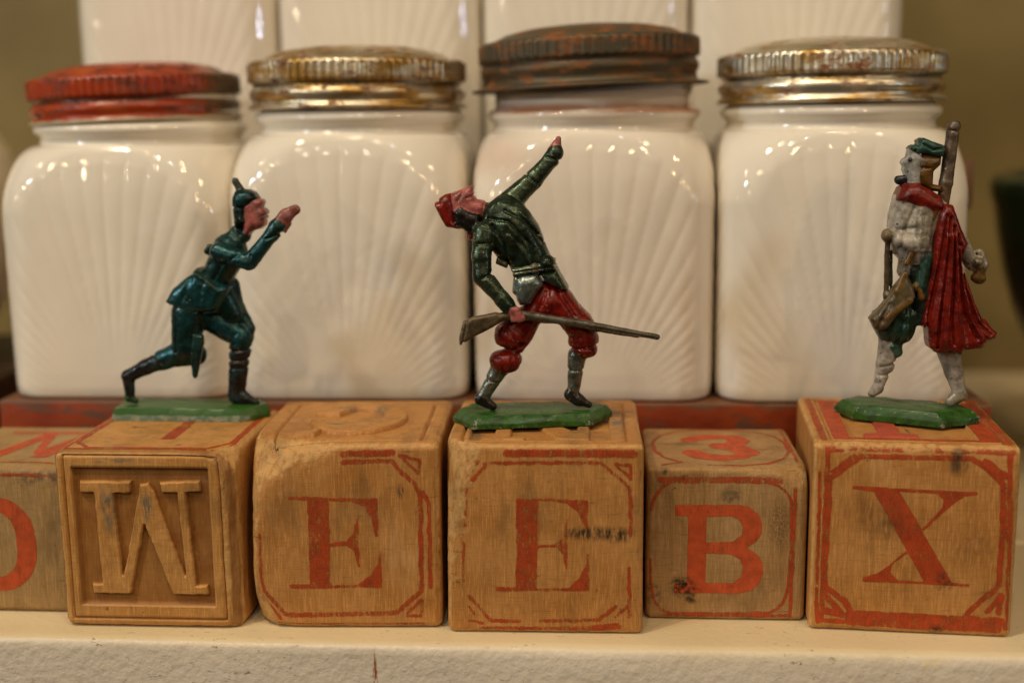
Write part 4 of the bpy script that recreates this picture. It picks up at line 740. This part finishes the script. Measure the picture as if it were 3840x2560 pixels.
# --- marching figure with red cape
F3 = Fig([[47.127745, .038325, .001792], [91.810308, -9.7e-05, -.0394]], 20.0, -.17, 67.0); F3.org = np.array([67.0, 20.0, 34.95])
WHT = (.40, .36, .30); GRY = (.30, .26, .19, .3); REDC = (.175, .010, .004); BRN = (.13, .058, .008); GR3 = (.025, .065, .042, .3); GRC = (.03, .085, .062, .2); OCH = (.16, .085, .018)
t3 = thing('toy_soldier', 'lead toy soldier marching left in a red cape with rifle on shoulder', 'toy soldier', F3.org, 0, 'painted lead toy soldiers')
M3 = lead_paint('worn_white_red_lead_paint', .615, (.10, .085, .060), .0, .30, 8, None); M3C = lead_paint('red_cape_lead_paint', .70, (.22, .15, .11), .0, .26, 2, None)
mz3 = lambda L: [(298.8+x*.28584, 49.8+y*.28584) for x, y in L]
body3 = [('p', [(425, 350), (490, 330), (560, 370), (625, 420), (610, 500), (570, 580), (560, 680), (480, 720), (430, 690), (385, 655), (368, 560), (372, 480), (395, 400)], 0, 3.4, 2.6, WHT), ('c', 515, 455, 44, 500, 600, 36, -2.4, -3.2, 1, GRY), ('c', 498, 610, 34, 400, 590, 28, -3.2, -3.4, .9, WHT), ('c', 575, 420, 14, 430, 690, 14, -3.2, -3.6, .8, OCH), ('c', 455, 680, 40, 440, 735, 34, -.5, -.5, 1.3, GRY),
  ('p', [(415, 352), (440, 335), (490, 328), (590, 385), (605, 440), (545, 475), (470, 435), (398, 402)], -.4, 3.9, 2.2, REDC),
  ('p', mz3([(558, 430), (640, 470), (760, 540), (760, 880), (720, 1010), (560, 1010), (510, 860), (480, 780), (486, 712), (450, 660), (478, 608), (545, 572)]), 0, 2.1, 1.1, (.36, .345, .32)), ('c', *mz3([(415, 935)])[0], 21, *mz3([(555, 900)])[0], 15, -.4, -.8, 1, (.014, .015, .02)), ('e', *mz3([(552, 602)])[0], 7, 8, -2.2, .45, (.01, .012, .03)),
  ('e', 345, 565, 24, 32, -3.2, 1.2, (.20, .14, .08)), ('c', 362, 560, 24, 420, 590, 34, -3.0, -2.4, .9, WHT), ('c', 352, 600, 12, 345, 860, 12, -2.8, -2.4, 1, (.09, .06, .035)), ('c', 372, 640, 7, 370, 850, 7, -2.2, -2.2, 1, (.02, .035, .02)), ('e', 350, 842, 17, 16, -2.6, .8, (.18, .15, .10)),
  ('e', 400, 1000, 88, 84, 0, 3.6, GR3), ('p', [(430, 840), (490, 925), (482, 1000), (460, 1062), (400, 1086), (330, 1055), (300, 1005), (300, 935)], 0, 3.4, 2.6, GR3), ('p', [(480, 650), (515, 632), (556, 640), (575, 800), (530, 985), (470, 992), (470, 850), (440, 720)], .2, 3.0, 1.8, (.016, .026, .018)), ('c', 530, 660, 28, 500, 790, 22, -2.6, -2.6, .9, (.03, .075, .055)), ('c', 480, 800, 16, 500, 850, 14, -2.8, -2.8, 1, OCH),
  ('c', 372, 1075, 50, 352, 1180, 40, -.2, -.3, .9, WHT), ('c', 352, 1180, 40, 320, 1285, 25, -.3, -.4, .9, WHT), ('c', 312, 1300, 28, 290, 1322, 20, -.4, -.6, 1, (.34, .30, .25)), ('c', 392, 1090, 36, 400, 1115, 28, -1.0, -1.0, .9, (.05, .12, .08)),
  ('c', 640, 1100, 54, 668, 1210, 40, .4, .4, .9, WHT), ('c', 668, 1210, 40, 692, 1300, 30, .4, .3, .9, WHT), ('c', 695, 1315, 36, 652, 1348, 26, .3, .2, .9, GRY),
  ('c', 690, 590, 38, 745, 700, 32, .6, .6, .9, WHT), ('c', 780, 650, 22, 792, 705, 24, .4, .4, .9, GRY), ('c', 790, 700, 24, 772, 765, 26, .4, .4, .9, OCH), ('c', 755, 760, 17, 785, 770, 22, .4, .4, .9, BRN), ('e', 765, 690, 26, 26, -.2, 1.2, GRY),
  ('g', [(400, 540), (480, 530)], 12, .22), ('g', [(470, 440), (420, 560), (400, 660)], 10, .16), ('g', [(510, 470), (500, 620)], 10, .15), ('g', [(430, 900), (400, 1060)], 12, .22), ('g', [(360, 960), (370, 1070)], 12, .2), ('g', [(460, 900), (450, 1050)], 10, .16), ('g', [(330, 1190), (390, 1170)], 9, .2), ('g', [(320, 1230), (370, 1225)], 9, .2), ('g', [(510, 650), (480, 850)], 9, .2)]
F3.build(body3, 'body', t3, M3)
CAPE = [(572, 470), (600, 420), (640, 425), (672, 520), (705, 600), (682, 665), (700, 760), (735, 860), (772, 950), (832, 1000), (828, 1030), (790, 1045), (772, 1078), (690, 1088), (678, 1112), (630, 1092), (575, 1108), (540, 1085), (520, 1010), (505, 960), (530, 840), (545, 720), (552, 600)]
F3.build([('p', CAPE, -1.2, 3.0, 1.6, REDC), ('c', 780, 960, 18, 820, 1012, 14, -1.5, -1.5, 1.2, REDC), ('c', 575, 1090, 18, 660, 1095, 14, -1.6, -1.6, 1.2, REDC)] +
         [('g', L, 7.5, .6) for L in ([(610, 470), (575, 700), (530, 930), (525, 1040)], [(625, 480), (600, 720), (575, 930), (570, 1080)], [(640, 520), (640, 760), (630, 940), (640, 1060)], [(655, 560), (668, 760), (690, 920), (740, 1030)], [(670, 600), (690, 800), (740, 950), (800, 1010)])] +
         [('g', L, 8, -.36) for L in ([(612, 560), (590, 760), (555, 1000)], [(632, 560), (622, 780), (603, 1060)], [(648, 560), (655, 780), (665, 960), (690, 1060)], [(668, 620), (680, 790), (712, 940), (770, 1040)])], 'cape', t3, M3C, .35)
F3.build([('p', mz3([(556, 440), (600, 392), (668, 370), (690, 308), (770, 263), (880, 308), (1132, 402), (1065, 562), (960, 562), (830, 530), (720, 520), (640, 500)]), 0, 2.5, 1.1, GRC), ('g', mz3([(760, 370), (900, 460), (1100, 420)]), 6, .25), ('g', mz3([(700, 350), (640, 480)]), 7, .18)], 'cap', t3, M3, .35)
F3.build([('p', mz3([(690, 545), (830, 525), (1062, 562), (1050, 692), (940, 800), (930, 1000), (1065, 1020), (1065, 1125), (900, 1105), (720, 1015), (642, 890), (662, 700)]), 0, 2.3, 1.7, BRN), ('g', mz3([(680, 740), (860, 740)]), 6, .2)], 'neck_cloth', t3, lead_paint('brown_lead_paint', .76, (.20, .15, .08), .0, .28, 5), .35)
F3.build([('p', [(430, 735), (462, 800), (470, 845), (400, 920), (335, 1000), (285, 1000), (264, 950), (325, 880), (375, 800)], -3.0, 1.9, 1.3, (.12, .085, .04)), ('c', 440, 860, 16, 330, 940, 18, -4.6, -4.6, .8, OCH), ('c', 420, 740, 16, 385, 820, 16, -4.2, -4.4, .8, OCH), ('g', [(350, 880), (300, 985)], 10, .2)], 'haversack', t3, M3, .4)
F3.build([('c', 612, 440, 25, 628, 330, 30, 0, 0, 1, (.17, .105, .055)), ('c', 628, 330, 30, 660, 80, 28, 0, 0, 1, (.17, .12, .08)), ('c', 660, 80, 28, 664, 72, 26, 0, 0, 1, (.14, .11, .08)), ('g', [(640, 95), (690, 100)], 5, .14)], 'rifle', t3, MG, .3)
base_mesh(F3, [(54.6, 25.6), (56.9, 19.4), (71.4, 12.8), (79.1, 16.1), (78.2, 21.0), (73.5, 24.2), (58.5, 29.8)], 34.98, 37.6, .16, t3, GB)
